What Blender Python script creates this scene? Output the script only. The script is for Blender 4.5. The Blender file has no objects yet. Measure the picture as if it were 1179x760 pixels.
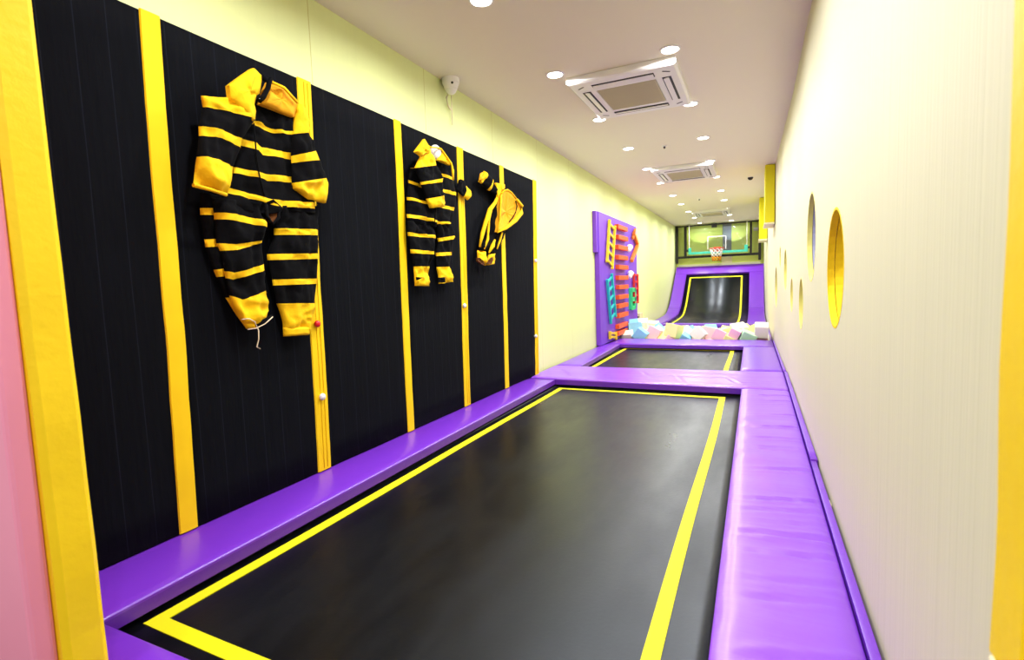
import bpy, bmesh, math, random
from mathutils import Vector, Matrix, Euler, noise
from mathutils.geometry import delaunay_2d_cdt
random.seed(7)
C = bpy.context.scene.collection
sc = bpy.context.scene
CEIL = 3.40; PAD = 0.497; BED = 0.403; CZ = 1.60

# ------------------------------------------------------------------ camera
F = 593.23
def camrot():
    ya, pi, ro = 0.442313, 0.087166, -0.034533
    B = Matrix(((1,0,0),(0,0,-1),(0,1,0)))
    cy, sy = math.cos(ya), math.sin(ya); Ry = Matrix(((cy,0,sy),(0,1,0),(-sy,0,cy)))
    cp, sp = math.cos(pi), math.sin(pi); Rx = Matrix(((1,0,0),(0,cp,-sp),(0,sp,cp)))
    cr, sr = math.cos(ro), math.sin(ro); Rz = Matrix(((cr,-sr,0),(sr,cr,0),(0,0,1)))
    return Rz @ Rx @ Ry @ B
RM = camrot()
camd = bpy.data.cameras.new('camera'); cam = bpy.data.objects.new('camera', camd); C.objects.link(cam)
m3 = Matrix((RM[0], -RM[1], -RM[2])).transposed()
cam.matrix_world = Matrix.Translation((0,0,CZ)) @ m3.to_4x4()
camd.sensor_width = 36; camd.lens = F/1179*36; camd.clip_start = 0.02; camd.clip_end = 100
camd.dof.use_dof = True; camd.dof.focus_distance = 4.5; camd.dof.aperture_fstop = 4.0
sc.camera = cam
def ray(u, v):
    d = RM.transposed() @ Vector((u-589.5, v-380.0, F)); return d/d.y
def onx(u, v, x):
    d = ray(u, v); return Vector((x, d.y*x/d.x, CZ + d.z*x/d.x))

# ------------------------------------------------------------------ materials
def lin(c):
    return tuple((x/255/12.92 if x/255 <= .04045 else ((x/255+.055)/1.055)**2.4) for x in c) + (1,)
def mat(name, rgb, rough=.6, spec=.5, metal=0, bump=None, bscale=20, bstr=.1, stretch=(1,1,1), var=0, sheen=0, coat=0):
    m = bpy.data.materials.new(name); m.use_nodes = True
    nt = m.node_tree; b = nt.nodes['Principled BSDF']
    b.inputs['Base Color'].default_value = lin(rgb); b.inputs['Roughness'].default_value = rough
    b.inputs['Specular IOR Level'].default_value = spec; b.inputs['Metallic'].default_value = metal
    if sheen: b.inputs['Sheen Weight'].default_value = sheen
    if coat: b.inputs['Coat Weight'].default_value = coat
    tc = nt.nodes.new('ShaderNodeTexCoord'); mp = nt.nodes.new('ShaderNodeMapping'); mp.inputs['Scale'].default_value = stretch
    nt.links.new(tc.outputs['Object'], mp.inputs[0])
    if bump:
        t = nt.nodes.new('ShaderNodeTexNoise'); t.inputs['Scale'].default_value = bscale; t.inputs['Detail'].default_value = 4
        nt.links.new(mp.outputs[0], t.inputs['Vector'])
        bp = nt.nodes.new('ShaderNodeBump'); bp.inputs['Strength'].default_value = bstr; bp.inputs['Distance'].default_value = bump
        nt.links.new(t.outputs[0], bp.inputs['Height']); nt.links.new(bp.outputs[0], b.inputs['Normal'])
    if var:
        t2 = nt.nodes.new('ShaderNodeTexNoise'); t2.inputs['Scale'].default_value = bscale*.6; t2.inputs['Detail'].default_value = 3
        nt.links.new(mp.outputs[0], t2.inputs['Vector'])
        mx = nt.nodes.new('ShaderNodeMix'); mx.data_type = 'RGBA'
        mx.inputs[6].default_value = tuple(x*(1-var) for x in lin(rgb)[:3])+(1,); mx.inputs[7].default_value = tuple(min(1,x*(1+var)) for x in lin(rgb)[:3])+(1,)
        nt.links.new(t2.outputs[0], mx.inputs[0]); nt.links.new(mx.outputs[2], b.inputs['Base Color'])
    return m
def emis(name, rgb, s):
    m = bpy.data.materials.new(name); m.use_nodes = True; b = m.node_tree.nodes['Principled BSDF']
    b.inputs['Base Color'].default_value = lin(rgb); b.inputs['Emission Color'].default_value = lin(rgb); b.inputs['Emission Strength'].default_value = s
    return m
def seams(m, axis, period, offset, width, rgb):
    """thin vertical seam lines every `period` metres along an object axis"""
    nt = m.node_tree; b = nt.nodes['Principled BSDF']
    tc = nt.nodes.new('ShaderNodeTexCoord'); sx = nt.nodes.new('ShaderNodeSeparateXYZ'); nt.links.new(tc.outputs['Object'], sx.inputs[0])
    nz = nt.nodes.new('ShaderNodeTexNoise'); nz.inputs['Scale'].default_value = 1.3; nt.links.new(tc.outputs['Object'], nz.inputs['Vector'])
    a0 = nt.nodes.new('ShaderNodeMath'); a0.operation = 'MULTIPLY_ADD'; a0.inputs[1].default_value = width*3; nt.links.new(nz.outputs[0], a0.inputs[0]); nt.links.new(sx.outputs[axis], a0.inputs[2])
    a = nt.nodes.new('ShaderNodeMath'); a.operation = 'SUBTRACT'; a.inputs[1].default_value = offset; nt.links.new(a0.outputs[0], a.inputs[0])
    mo = nt.nodes.new('ShaderNodeMath'); mo.operation = 'PINGPONG'; mo.inputs[1].default_value = period/2; nt.links.new(a.outputs[0], mo.inputs[0])
    lt = nt.nodes.new('ShaderNodeMath'); lt.operation = 'LESS_THAN'; lt.inputs[1].default_value = width/2; nt.links.new(mo.outputs[0], lt.inputs[0])
    mx = nt.nodes.new('ShaderNodeMix'); mx.data_type = 'RGBA'
    src = b.inputs['Base Color'].links[0].from_socket if b.inputs['Base Color'].links else None
    if src: nt.links.new(src, mx.inputs[6])
    else: mx.inputs[6].default_value = b.inputs['Base Color'].default_value
    mx.inputs[7].default_value = lin(rgb)
    nt.links.new(lt.outputs[0], mx.inputs[0]); nt.links.new(mx.outputs[2], b.inputs['Base Color'])
    return m
M = {}
M['wall_l'] = seams(mat('pale_yellow_panel', (231,240,168), .55, .4, bump=.004, bscale=3, bstr=.15, stretch=(1,12,.4), var=.03), 1, 1.22, 2.5, .006, (205,205,120))
M['wall_r'] = mat('cream_fluted_panel', (221,217,184), .6, .4, bump=.006, bscale=5, bstr=.35, stretch=(1,16,.15), var=.05)
M['ceiling'] = mat('warm_white_plaster', (238,230,212), .8, .3, var=.015, bscale=.7)
M['concrete'] = mat('grey_concrete', (110,108,105), .9, .3, bump=.01, bscale=14, var=.15)
M['green'] = mat('yellow_green_panel', (234,246,128), .4, .5, var=.05, bscale=2)
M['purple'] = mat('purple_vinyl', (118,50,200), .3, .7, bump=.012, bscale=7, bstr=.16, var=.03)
M['purple_lit'] = mat('creased_purple_vinyl_lit', (140,72,214), .3, .7, bump=.02, bscale=2.2, bstr=.3, stretch=(.5,3,1), var=.03)  # paler copy of the vinyl, brighter light on these pads put into its colour
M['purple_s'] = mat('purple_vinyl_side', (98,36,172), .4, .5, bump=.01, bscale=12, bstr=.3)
M['matb'] = mat('black_jump_mat', (8,9,14), .36, .36, bump=.002, bscale=60, bstr=.2, var=.25)
def streaky(m, lo, hi, sc_):
    nt = m.node_tree; b = nt.nodes['Principled BSDF']; tc = nt.nodes.new('ShaderNodeTexCoord'); mp = nt.nodes.new('ShaderNodeMapping'); mp.inputs['Scale'].default_value = sc_
    n = nt.nodes.new('ShaderNodeTexNoise'); n.inputs['Scale'].default_value = 1; n.inputs['Detail'].default_value = 5; n.inputs['Roughness'].default_value = .65
    r = nt.nodes.new('ShaderNodeMapRange'); r.inputs[1].default_value = .3; r.inputs[2].default_value = .7; r.inputs[3].default_value = lo; r.inputs[4].default_value = hi
    nt.links.new(tc.outputs['Object'], mp.inputs[0]); nt.links.new(mp.outputs[0], n.inputs['Vector']); nt.links.new(n.outputs[0], r.inputs[0]); nt.links.new(r.outputs[0], b.inputs['Roughness'])
M['matb'].node_tree.nodes['Principled BSDF'].inputs['Specular Tint'].default_value = (.78, .88, 1, 1)
streaky(M['matb'], .26, .46, (2.2, .8, 2))
M['matm'] = mat('black_mat_edge', (14,14,16), .45, .5, bump=.004, bscale=30, bstr=.2)
M['dark'] = mat('black_steel', (12,12,13), .5, .5)
M['lime'] = mat('yellow_webbing', (228,224,14), .6, .3, bump=.001, bscale=200, var=.04)
M['velcro'] = seams(mat('black_loop_fabric', (7,9,14), 1, .12, bump=.006, bscale=9, bstr=.5, stretch=(1,6,.6), var=.3), 1, .118, .02, .0035, (22,25,34))
M['tape'] = mat('yellow_fabric_tape', (250,205,4), .75, .3, bump=.003, bscale=14, bstr=.4, var=.06)
M['seam'] = mat('ochre_stitching', (228,178,0), .8, .2)
M['suit_y'] = mat('yellow_suit_fabric', (248,194,8), .85, .25, bump=.02, bscale=11, bstr=.7, var=.12)
M['suit_o'] = mat('orange_yellow_lining', (226,160,20), .85, .25, bump=.01, bscale=18, bstr=.5, var=.12)
M['suit_k'] = mat('black_suit_fabric', (6,6,8), 1, .12, bump=.01, bscale=14, bstr=.5, var=.3)
M['brown'] = mat('brown_lining', (92,52,20), .9, .2, var=.2)
M['white'] = mat('white_plastic', (240,238,236), .4, .5)
M['grille'] = mat('beige_grille', (205,196,170), .6, .4)
M['foam_y'] = mat('yellow_foam_vinyl', (255,214,8), .5, .4, bump=.004, bscale=40, bstr=.3, var=.03)
M['pink'] = mat('pink_vinyl', (243,150,175), .45, .5, bump=.01, bscale=4, bstr=.3, var=.04)
M['cream'] = mat('cream_foam', (246,236,200), .8, .3, bump=.003, bscale=40)
M['ymat'] = mat('bright_yellow_board', (236,226,30), .6, .3, bump=.006, bscale=4, bstr=.3, stretch=(8,8,.3), var=.05)
M['hole_y'] = mat('yellow_porthole_foam', (255,218,25), .7, .3, var=.04)
M['hole_p'] = mat('pale_yellow_porthole_foam', (240,232,130), .7, .3, var=.04)
M['lav'] = mat('lavender_grey_panel', (170,172,205), .7, .3)
M['grey'] = mat('grey_panel', (140,145,165), .5, .4)
M['teal'] = mat('teal_painted_metal', (60,190,165), .4, .5)
M['board'] = mat('purple_climbing_board', (120,60,200), .5, .4, bump=.006, bscale=12, bstr=.4, var=.08)
M['orange'] = mat('orange_painted_wood', (238,92,30), .5, .4, var=.06)
M['orange2'] = mat('orange_wood', (240,130,40), .5, .4, var=.06)
M['red'] = mat('red_painted_wood', (215,45,45), .5, .4)
M['yw'] = mat('yellow_painted_wood', (240,205,40), .5, .4)
M['tealw'] = mat('teal_painted_wood', (40,190,185), .5, .4)
M['greenw'] = mat('green_painted_wood', (50,200,130), .5, .4)
M['beige'] = mat('beige_wood', (225,205,170), .6, .4)
M['lamp'] = emis('lit_downlight', (255,252,248), 14)
M['rim'] = mat('orange_rim_paint', (200,70,25), .4, .5)
M['net'] = mat('white_net_cord', (240,238,235), .8, .2)
M['netc'] = mat('orange_net_cord', (235,150,30), .8, .2)
M['knobr'] = mat('red_plastic', (220,20,25), .35, .5)
M['cube_yellow'] = mat('pastel_yellow_foam', (250,246,165), .85, .2, bump=.002, bscale=60, var=.03)
M['cube_cream'] = mat('cream_white_foam', (250,246,222), .85, .2, bump=.002, bscale=60, var=.03)
M['cube_blue'] = mat('sky_blue_foam', (150,215,238), .85, .2, bump=.002, bscale=60, var=.03)
M['cube_pink'] = mat('pink_foam', (252,198,214), .85, .2, bump=.002, bscale=60, var=.03)
M['cube_mint'] = mat('mint_green_foam', (190,232,195), .85, .2, bump=.002, bscale=60, var=.03)
def glassmat():
    m = bpy.data.materials.new('clear_acrylic'); m.use_nodes = True; nt = m.node_tree; nt.nodes.clear()
    o = nt.nodes.new('ShaderNodeOutputMaterial'); t = nt.nodes.new('ShaderNodeBsdfTransparent'); t.inputs[0].default_value = (.93,.97,.95,1)
    g = nt.nodes.new('ShaderNodeBsdfGlossy'); g.inputs['Roughness'].default_value = .03
    fr = nt.nodes.new('ShaderNodeFresnel'); fr.inputs[0].default_value = 1.6
    mx = nt.nodes.new('ShaderNodeMixShader'); nt.links.new(fr.outputs[0], mx.inputs[0]); nt.links.new(t.outputs[0], mx.inputs[1]); nt.links.new(g.outputs[0], mx.inputs[2])
    nt.links.new(mx.outputs[0], o.inputs[0]); return m
M['glass'] = glassmat()

# ------------------------------------------------------------------ helpers
def obj(name, bm, mats, parent=None, smooth=False, loc=None):
    me = bpy.data.meshes.new(name); bmesh.ops.recalc_face_normals(bm, faces=bm.faces[:]); bm.to_mesh(me); bm.free()
    o = bpy.data.objects.new(name, me); C.objects.link(o)
    for m in (mats if isinstance(mats, (list, tuple)) else [mats]): me.materials.append(M[m])
    if smooth:
        for p in me.polygons: p.use_smooth = True
    if loc:
        L = Vector(loc); me.transform(Matrix.Translation(-L)); o.location = L
    if parent:
        o.parent = parent
        if not loc: me.transform(Matrix.Translation(-parent.location))
        else: o.location = L - parent.location
    return o
def thing(name, label, cat, loc=(0,0,0), group=None):
    o = bpy.data.objects.new(name, None); C.objects.link(o); o.location = loc; o.empty_display_size = .1
    o['label'] = label; o['category'] = cat
    if group: o['group'] = group
    return o
def tag(o, label, cat, group=None):
    o['label'] = label; o['category'] = cat
    if group: o['group'] = group
    return o
def struct(name, bm, m, smooth=False):
    o = obj(name, bm, m, smooth=smooth); o['kind'] = 'structure'; return o
def box(bm, x0, x1, y0, y1, z0, z1, bev=0, seg=2, mi=0):
    vs = [bm.verts.new((x, y, z)) for x in (x0, x1) for y in (y0, y1) for z in (z0, z1)]
    fs = [bm.faces.new([vs[i] for i in f]) for f in ((0,1,3,2),(4,6,7,5),(0,4,5,1),(2,3,7,6),(0,2,6,4),(1,5,7,3))]
    for f in fs: f.material_index = mi
    if bev:
        es = list({e for f in fs for e in f.edges})
        bmesh.ops.bevel(bm, geom=es, offset=bev, segments=seg, profile=.5, affect='EDGES')
    return vs
def obox(bm, c, ax, ay, az, mi=0, bev=0):
    """oriented box: centre c and three half-extent vectors"""
    c, ax, ay, az = map(Vector, (c, ax, ay, az))
    vs = [bm.verts.new(c + ax*i + ay*j + az*k) for i in (-1,1) for j in (-1,1) for k in (-1,1)]
    fs = [bm.faces.new([vs[i] for i in f]) for f in ((0,1,3,2),(4,6,7,5),(0,4,5,1),(2,3,7,6),(0,2,6,4),(1,5,7,3))]
    for f in fs: f.material_index = mi
    if bev: bmesh.ops.bevel(bm, geom=list({e for f in fs for e in f.edges}), offset=bev, segments=2, profile=.5, affect='EDGES')
def quadpad(name, pts, z0, z1, mats, label=None, group=None, parent=None, bev=.022, seamn=0, cat='safety pad', wr=.0, creases=()):
    """stuffed cushion on a four-cornered outline with rounded edges and a slightly crowned, creased top"""
    bm = bmesh.new(); a, b, c, d = [Vector((*p, 0)) for p in pts]      # a-b one end, d-c the other
    n = max(4, int((d-a).length/.16)); k = 6
    def P(i, j):
        s, t = i/n, j/k
        return (a.lerp(b, t)).lerp(d.lerp(c, t), s)
    prof = [0, .03, .1, .5, .9, .97, 1]; top = []
    if creases:
        n = int((d-a).length/.022); kk = int((b-a).length/.022); prof = [0, .012, .03] + [.03+.94*q/kk for q in range(1, kk)] + [.97, .988, 1]
    def dip(p):
        h_ = 0
        for (q0, q1, dp, wd) in creases:
            q0v, q1v = Vector(q0), Vector(q1); e = q1v-q0v; L2 = e.length_squared; pp = Vector((p.x, p.y)) - q0v
            t = pp.dot(e)/L2
            if -.05 < t < 1.02:
                dd = abs(pp.x*e.y-pp.y*e.x)/math.sqrt(L2) + .012*noise.noise(Vector((p.x*6, p.y*6, dp*100)))
                f = min(1, max(0, t+.05)*2.5)
                h_ += f*dp*(-math.exp(-(dd/wd)**2) + .55*math.exp(-((dd-2.2*wd)/(wd*1.4))**2))
        return h_
    for i in range(n+1):
        row = []
        for j in range(len(prof)):
            s = i/n; t = prof[j]
            p = (a.lerp(b, t)).lerp(d.lerp(c, t), s)
            edge = min(t*(b-a).length, (1-t)*(b-a).length, s*(d-a).length, (1-s)*(d-a).length)
            z = z1 - bev*.6*max(0, 1-edge/.05)**2
            if wr: z += wr*noise.noise(Vector((p.x*1.2, p.y*6, 3)))*min(1, edge/.05)
            if creases: z += dip(p)*min(1, edge/.02)
            row.append(bm.verts.new((p.x, p.y, z)))
        top.append(row)
    bot = [[bm.verts.new((v.co.x, v.co.y, z0)) for v in (r[0], r[-1])] for r in top]
    mid = [[bm.verts.new((v.co.x, v.co.y, z1-bev)) for v in (r[0], r[-1])] for r in top]
    for i in range(n):
        for j in range(len(prof)-1): bm.faces.new((top[i][j], top[i][j+1], top[i+1][j+1], top[i+1][j]))
        for q, j in ((0,0),(1,-1)):
            f = bm.faces.new((top[i][j], top[i+1][j], mid[i+1][q], mid[i][q]))
            f = bm.faces.new((mid[i][q], mid[i+1][q], bot[i+1][q], bot[i][q])); f.material_index = len(mats)-1 if isinstance(mats, tuple) else 0
        bm.faces.new((bot[i][0], bot[i][1], bot[i+1][1], bot[i+1][0]))
    for i in (0, n):
        f = bm.faces.new([top[i][j] for j in range(len(prof))] + [mid[i][1], bot[i][1], bot[i][0], mid[i][0]]); f.material_index = len(mats)-1 if isinstance(mats, tuple) else 0
    L = (a+b+c+d)/4; L.z = z0
    o = obj(name, bm, mats, parent=parent, loc=L)
    me = o.data
    for p in me.polygons: p.use_smooth = len(p.vertices) == 4 and p.normal.z > .3
    if label: tag(o, label, cat, group)
    return o
def tube(bm, pts, r, n=8, mi=0, caps=True):
    pts = [Vector(p) for p in pts]; rings = []
    for i, p in enumerate(pts):
        t = (pts[min(i+1, len(pts)-1)] - pts[max(i-1, 0)]).normalized()
        u = t.cross(Vector((0,0,1)) if abs(t.z) < .9 else Vector((1,0,0))).normalized(); w = t.cross(u)
        rr = r[i] if isinstance(r, (list, tuple)) else r
        rings.append([bm.verts.new(p + rr*(math.cos(2*math.pi*k/n)*u + math.sin(2*math.pi*k/n)*w)) for k in range(n)])
    for i in range(len(rings)-1):
        for k in range(n):
            f = bm.faces.new((rings[i][k], rings[i][(k+1)%n], rings[i+1][(k+1)%n], rings[i+1][k])); f.material_index = mi; f.smooth = True
    if caps:
        for rg in (rings[0], rings[-1]): bm.faces.new(rg).material_index = mi
def disc(bm, c, r, z0, z1, n=32, mi=0, r2=None):
    r2 = r if r2 is None else r2
    a = [bm.verts.new((c[0]+r*math.cos(2*math.pi*k/n), c[1]+r*math.sin(2*math.pi*k/n), z0)) for k in range(n)]
    b = [bm.verts.new((c[0]+r2*math.cos(2*math.pi*k/n), c[1]+r2*math.sin(2*math.pi*k/n), z1)) for k in range(n)]
    for k in range(n): bm.faces.new((a[k], a[(k+1)%n], b[(k+1)%n], b[k])).material_index = mi
    bm.faces.new(a).material_index = mi; bm.faces.new(b).material_index = mi
def sphere(bm, c, r, mi=0, sz=(1,1,1)):
    g = bmesh.ops.create_uvsphere(bm, u_segments=16, v_segments=10, radius=r)
    for v in g['verts']: v.co = Vector(c) + Vector((v.co.x*sz[0], v.co.y*sz[1], v.co.z*sz[2]))
    for f in {f for v in g['verts'] for f in v.link_faces}: f.material_index = mi; f.smooth = True

LAMP_W = 21; WORLD = .42; EXPO = 0.1
# ------------------------------------------------------------------ the room shell
bm = bmesh.new(); box(bm, -3.6, 1.7, -4, 19.2, -.1, 0); struct('floor', bm, 'concrete')
bm = bmesh.new(); box(bm, -3.6, 1.7, -4, 19.2, CEIL, CEIL+.1); struct('ceiling', bm, 'ceiling')
bm = bmesh.new(); box(bm, -2.62, -2.485, .66, 19.1, 0, CEIL); struct('wall_left', bm, 'wall_l')
bm = bmesh.new(); box(bm, -2.62, 1.6, 18.75, 18.9, 0, CEIL); struct('wall_back', bm, 'green')

# right wall: a thin boarded partition with round openings; it closes in slightly towards the back
BR = [(.60, .349), (6.0, .349), (9.6, .305), (12.6, .272), (18.75, .262)]
def wx(y, z):
    x = BR[-1][1]
    for (a, xa), (b, xb) in zip(BR, BR[1:]):
        if y <= b: x = xa + (xb-xa)*max(0, (y-a)/(b-a)); break
    return x - .022*(z-PAD)/2.9
def onwall(u, v):
    y = 3
    d = ray(u, v)
    for _ in range(12):
        z = CZ + d.z*y; y = wx(y, z)/d.x
    return y, CZ + d.z*y
HOLES = [(2.87, 1.625, .285, 'hole_y'), (4.03, 1.85, .30, 'hole_p'), (4.86, 1.365, .215, 'hole_p'), (6.05, 1.40, .18, 'hole_p'),
         (7.05, 1.67, .25, 'hole_p'), (8.15, 1.86, .15, 'hole_p'), (9.25, 1.42, .33, 'hole_p')]
NC = 40; TH = .05
pts = []; edges = []
def addloop(lp):
    s = len(pts); pts.extend(lp); edges.extend([(s+i, s+(i+1) % len(lp)) for i in range(len(lp))])
Y0, Y1 = BR[0][0], BR[-1][0]
ys = [b[0] for b in BR]
addloop([(y, 0.0) for y in ys] + [(y, CEIL) for y in reversed(ys)])
for k in range(1, len(ys)-1): edges.append((k, 2*len(ys)-1-k))
for (y, z, r, _) in HOLES: addloop([(y + r*math.cos(2*math.pi*k/NC), z + r*math.sin(2*math.pi*k/NC)) for k in range(NC)])
V, E_, Fc, _, _, _ = delaunay_2d_cdt([Vector(p) for p in pts], edges, [], 1, 1e-5)
bm = bmesh.new()
fr = [bm.verts.new((wx(v.x, v.y), v.x, v.y)) for v in V]; bk = [bm.verts.new((wx(v.x, v.y)+TH, v.x, v.y)) for v in V]
cnt = {}
for f in Fc:
    c = sum((V[i] for i in f), Vector((0,0)))/len(f)
    if any((c.x-y)**2 + (c.y-z)**2 < r*r*.985 for (y, z, r, _) in HOLES): continue
    bm.faces.new([fr[i] for i in f]); bm.faces.new([bk[i] for i in reversed(f)])
    for i in range(len(f)):
        a, b = f[i], f[(i+1) % len(f)]; cnt.setdefault(tuple(sorted((a, b))), []).append((a, b))
for k, l in cnt.items():
    if len(l) == 1:
        a, b = l[0]; bm.faces.new((fr[b], fr[a], bk[a], bk[b]))
struct('wall_right', bm, 'wall_r')
# foam linings of the round openings (a surface layer and, behind a dark joint, a deeper layer)
for n, (y, z, r, mname) in enumerate(HOLES):
    bm = bmesh.new(); x0 = wx(y, z)
    layers = [(-.001, .030, r-.001, r-.012), (.033, .115, r+.012, r-.016)]
    for q, (a, b, ro, ri) in enumerate(layers):
        ring = []
        for (xx, rr) in ((a, ro), (a, ri), (b, ri), (b, ro)):
            ring.append([bm.verts.new((wx(y+rr*math.cos(t), z+rr*math.sin(t)) + xx, y+rr*math.cos(t), z+rr*math.sin(t))) for t in [2*math.pi*k/NC for k in range(NC)]])
        for i in range(4):
            A, B = ring[i], ring[(i+1) % 4]
            for k in range(NC):
                f = bm.faces.new((A[k], A[(k+1) % NC], B[(k+1) % NC], B[k])); f.smooth = False
                f.material_index = q if n else 0
    o = struct('window_%d' % (n+1), bm, [mname, 'lav' if n == 1 else mname])
bm = bmesh.new(); box(bm, 1.45, 1.55, .3, 18.75, 0, CEIL); struct('wall_outer_right', bm, 'lav')

# pink padded front wall with the opening the picture was taken through
FY0, FY1 = .655, .756
bm = bmesh.new(); box(bm, -3.6, -1.705, .60, .655, 0, CEIL, .01); struct('wall_front_left', bm, 'pink')
bm = bmesh.new(); box(bm, .262, 1.6, .60, .655, 0, CEIL, .01); struct('wall_front_right', bm, 'pink')
def post(name, x0, x1, z0, z1, m, label, wav):
    bm = bmesh.new(); n = 40; rows = []
    for i in range(n+1):
        z = z0 + (z1-z0)*i/n; dx = wav*.012*math.sin(z*1.7+.6) + .003*noise.noise(Vector((z*5, 1, 2)))
        ring = []
        c = .015
        for (x, y) in ((x0, FY0+c), (x0+c, FY0), (x1-c, FY0), (x1, FY0+c), (x1, FY1-c), (x1-c, FY1), (x0+c, FY1), (x0, FY1-c)):
            ring.append(bm.verts.new((x+dx, y, z)))
        rows.append(ring)
    for i in range(n):
        for k in range(8): bm.faces.new((rows[i][k], rows[i][(k+1) % 8], rows[i+1][(k+1) % 8], rows[i+1][k]))
    bm.faces.new(rows[0]); bm.faces.new(rows[-1])
    return tag(obj(name, bm, m, loc=((x0+x1)/2, (FY0+FY1)/2, z0)), label, 'foam post')
post('foam_post', -1.80, -1.682, 0, CEIL, 'foam_y', 'wide bright yellow foam edge post beside the pink padding, at the left of the opening', 1)
post('foam_post', .247, .33, 1.158, CEIL, 'foam_y', 'narrow yellow foam edge post against the cream wall, at the right of the opening', .4)
post('foam_post', .247, .33, 0, 1.150, 'cream', 'cream foam post end just under the right-hand yellow foam post', .4)

# ------------------------------------------------------------------ trampolines
def flat(bm, x0, x1, y0, y1, z, mi=0, t=.004, sag=0):
    box(bm, x0, x1, y0, y1, z-t, z, mi=mi)
def sheet(bm, x0, x1, y0, y1, nx, ny, zf, t, mi=0):
    A = [[bm.verts.new((x0+(x1-x0)*i/nx, y0+(y1-y0)*j/ny, zf(x0+(x1-x0)*i/nx, y0+(y1-y0)*j/ny))) for j in range(ny+1)] for i in range(nx+1)]
    B = [[bm.verts.new(v.co - Vector((0,0,t))) for v in r] for r in A]
    for i in range(nx):
        for j in range(ny):
            f = bm.faces.new((A[i][j], A[i+1][j], A[i+1][j+1], A[i][j+1])); f.smooth = True; f.material_index = mi
            f = bm.faces.new((B[i][j], B[i][j+1], B[i+1][j+1], B[i+1][j])); f.material_index = mi
    rim = [(i, 0) for i in range(nx)] + [(nx, j) for j in range(ny)] + [(i, ny) for i in range(nx, 0, -1)] + [(0, j) for j in range(ny, 0, -1)]
    for k in range(len(rim)):
        a, b = rim[k], rim[(k+1) % len(rim)]
        bm.faces.new((A[a[0]][a[1]], A[b[0]][b[1]], B[b[0]][b[1]], B[a[0]][a[1]])).material_index = mi
def trampoline(X0, X1, Y0, Y1, line, label, fx0, fx1, fy0, fy1):
    cx, cy = (X0+X1)/2, (Y0+Y1)/2
    t = thing('trampoline', label, 'trampoline', (cx, cy, 0), 'flat trampolines set in the floor frame')
    def zf(x, y):
        a = min(1, max(0, (x-X0)/(X1-X0)))*min(1, max(0, (X1-x)/(X1-X0)))*4; b = max(0, (y-Y0)/(Y1-Y0))*max(0, (Y1-y)/(Y1-Y0))*4
        return BED - .02*a*b + .0012*noise.noise(Vector((x*2, y*2, 0)))
    bm = bmesh.new(); sheet(bm, X0, X1, Y0, Y1, 18, 36, zf, .006); obj('jump_mat', bm, 'matb', t)
    lx0, lx1, ly0, ly1, w = line; zz = lambda x, y: zf(x, y) + .0035
    wob = lambda s, k: .008*math.sin(s*1.3+k)
    bm = bmesh.new(); n = 30
    def strip(a, b, wd, axis, k):
        prev = None
        for i in range(n+1):
            s = a[0] + (b[0]-a[0])*i/n, a[1] + (b[1]-a[1])*i/n
            u = i/n*(1-i/n)*4
            o_ = wob(s[1-axis]*1.0, k)*u
            if axis == 0: p = [(s[0]+o_, s[1]), (s[0]+o_+wd, s[1])]
            else: p = [(s[0], s[1]+o_), (s[0], s[1]+o_+wd)]
            cur = [bm.verts.new((*q, zz(*q))) for q in p] + [bm.verts.new((*q, zz(*q)-.003)) for q in p]
            if prev:
                bm.faces.new((prev[0], prev[1], cur[1], cur[0])); bm.faces.new((prev[0], cur[0], cur[2], prev[2])); bm.faces.new((prev[1], prev[3], cur[3], cur[1]))
            prev = cur
    strip((lx0, ly0), (lx0, ly1), w, 0, 0); strip((lx1-w, ly0), (lx1-w, ly1), w, 0, 2)
    strip((lx0, ly0), (lx1, ly0), w, 1, 1); strip((lx0, ly1-w), (lx1, ly1-w), w, 1, 4)
    obj('boundary_line', bm, 'lime', t)
    # black edge webbing round the mat
    bm = bmesh.new()
    for (a, b, c, d) in ((X0-.03, X0+.01, Y0-.03, Y1+.03), (X1-.01, X1+.03, Y0-.03, Y1+.03), (X0-.03, X1+.03, Y0-.03, Y0+.01), (X0-.03, X1+.03, Y1-.01, Y1+.03)):
        box(bm, a, b, c, d, BED-.012, BED+.006, .003, 1)
    obj('edge_webbing', bm, 'matm', t)
    bm = bmesh.new()
    for (a, b, c, d) in ((fx0, X0-.05, fy0, fy1), (X1+.05, fx1, fy0, fy1), (X0-.05, X1+.05, fy0, Y0-.05), (X0-.05, X1+.05, Y1+.05, fy1)):
        box(bm, a, b, c, d, 0, PAD-.072)
    obj('steel_frame', bm, 'dark', t)
    bm = bmesh.new()
    for i in range(int((Y1-Y0)/.16)):
        y = Y0 + .08 + i*.16
        for (a, b) in ((X0-.06, X0-.02), (X1+.02, X1+.06)): tube(bm, [(a, y, BED-.006), (b, y, BED-.006)], .008, 6)
    o = obj('spring', bm, 'dark', t); o['kind'] = 'stuff'
    return t
trampoline(-2.10, -.06, .93, 5.60, (-2.03, -.262, 1.03, 5.50, .058), 'long black trampoline with yellow boundary line filling the foreground floor', -2.44, .30, .78, 6.0)
trampoline(-2.16, -.16, 6.60, 9.12, (-2.10, -.305, 6.70, 9.12, .058), 'short black trampoline between the cross pad and the foam cube pit', -2.44, .29, 6.02, 9.90)
G = 'purple pads around the trampolines'
B0 = PAD - .07
RCR = [((-.07+.03*math.sin(k*2.3), y-.07), (.296, y+.02*math.sin(k)), .0075+.003*math.sin(k*1.7), .009+.004*(k % 2)) for k, y in enumerate((1.30, 1.62, 1.92, 2.05, 2.27, 2.43, 2.55, 2.67, 2.80, 3.26, 3.69, 3.90, 4.2, 4.55, 4.9, 5.05, 5.3))]
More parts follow.
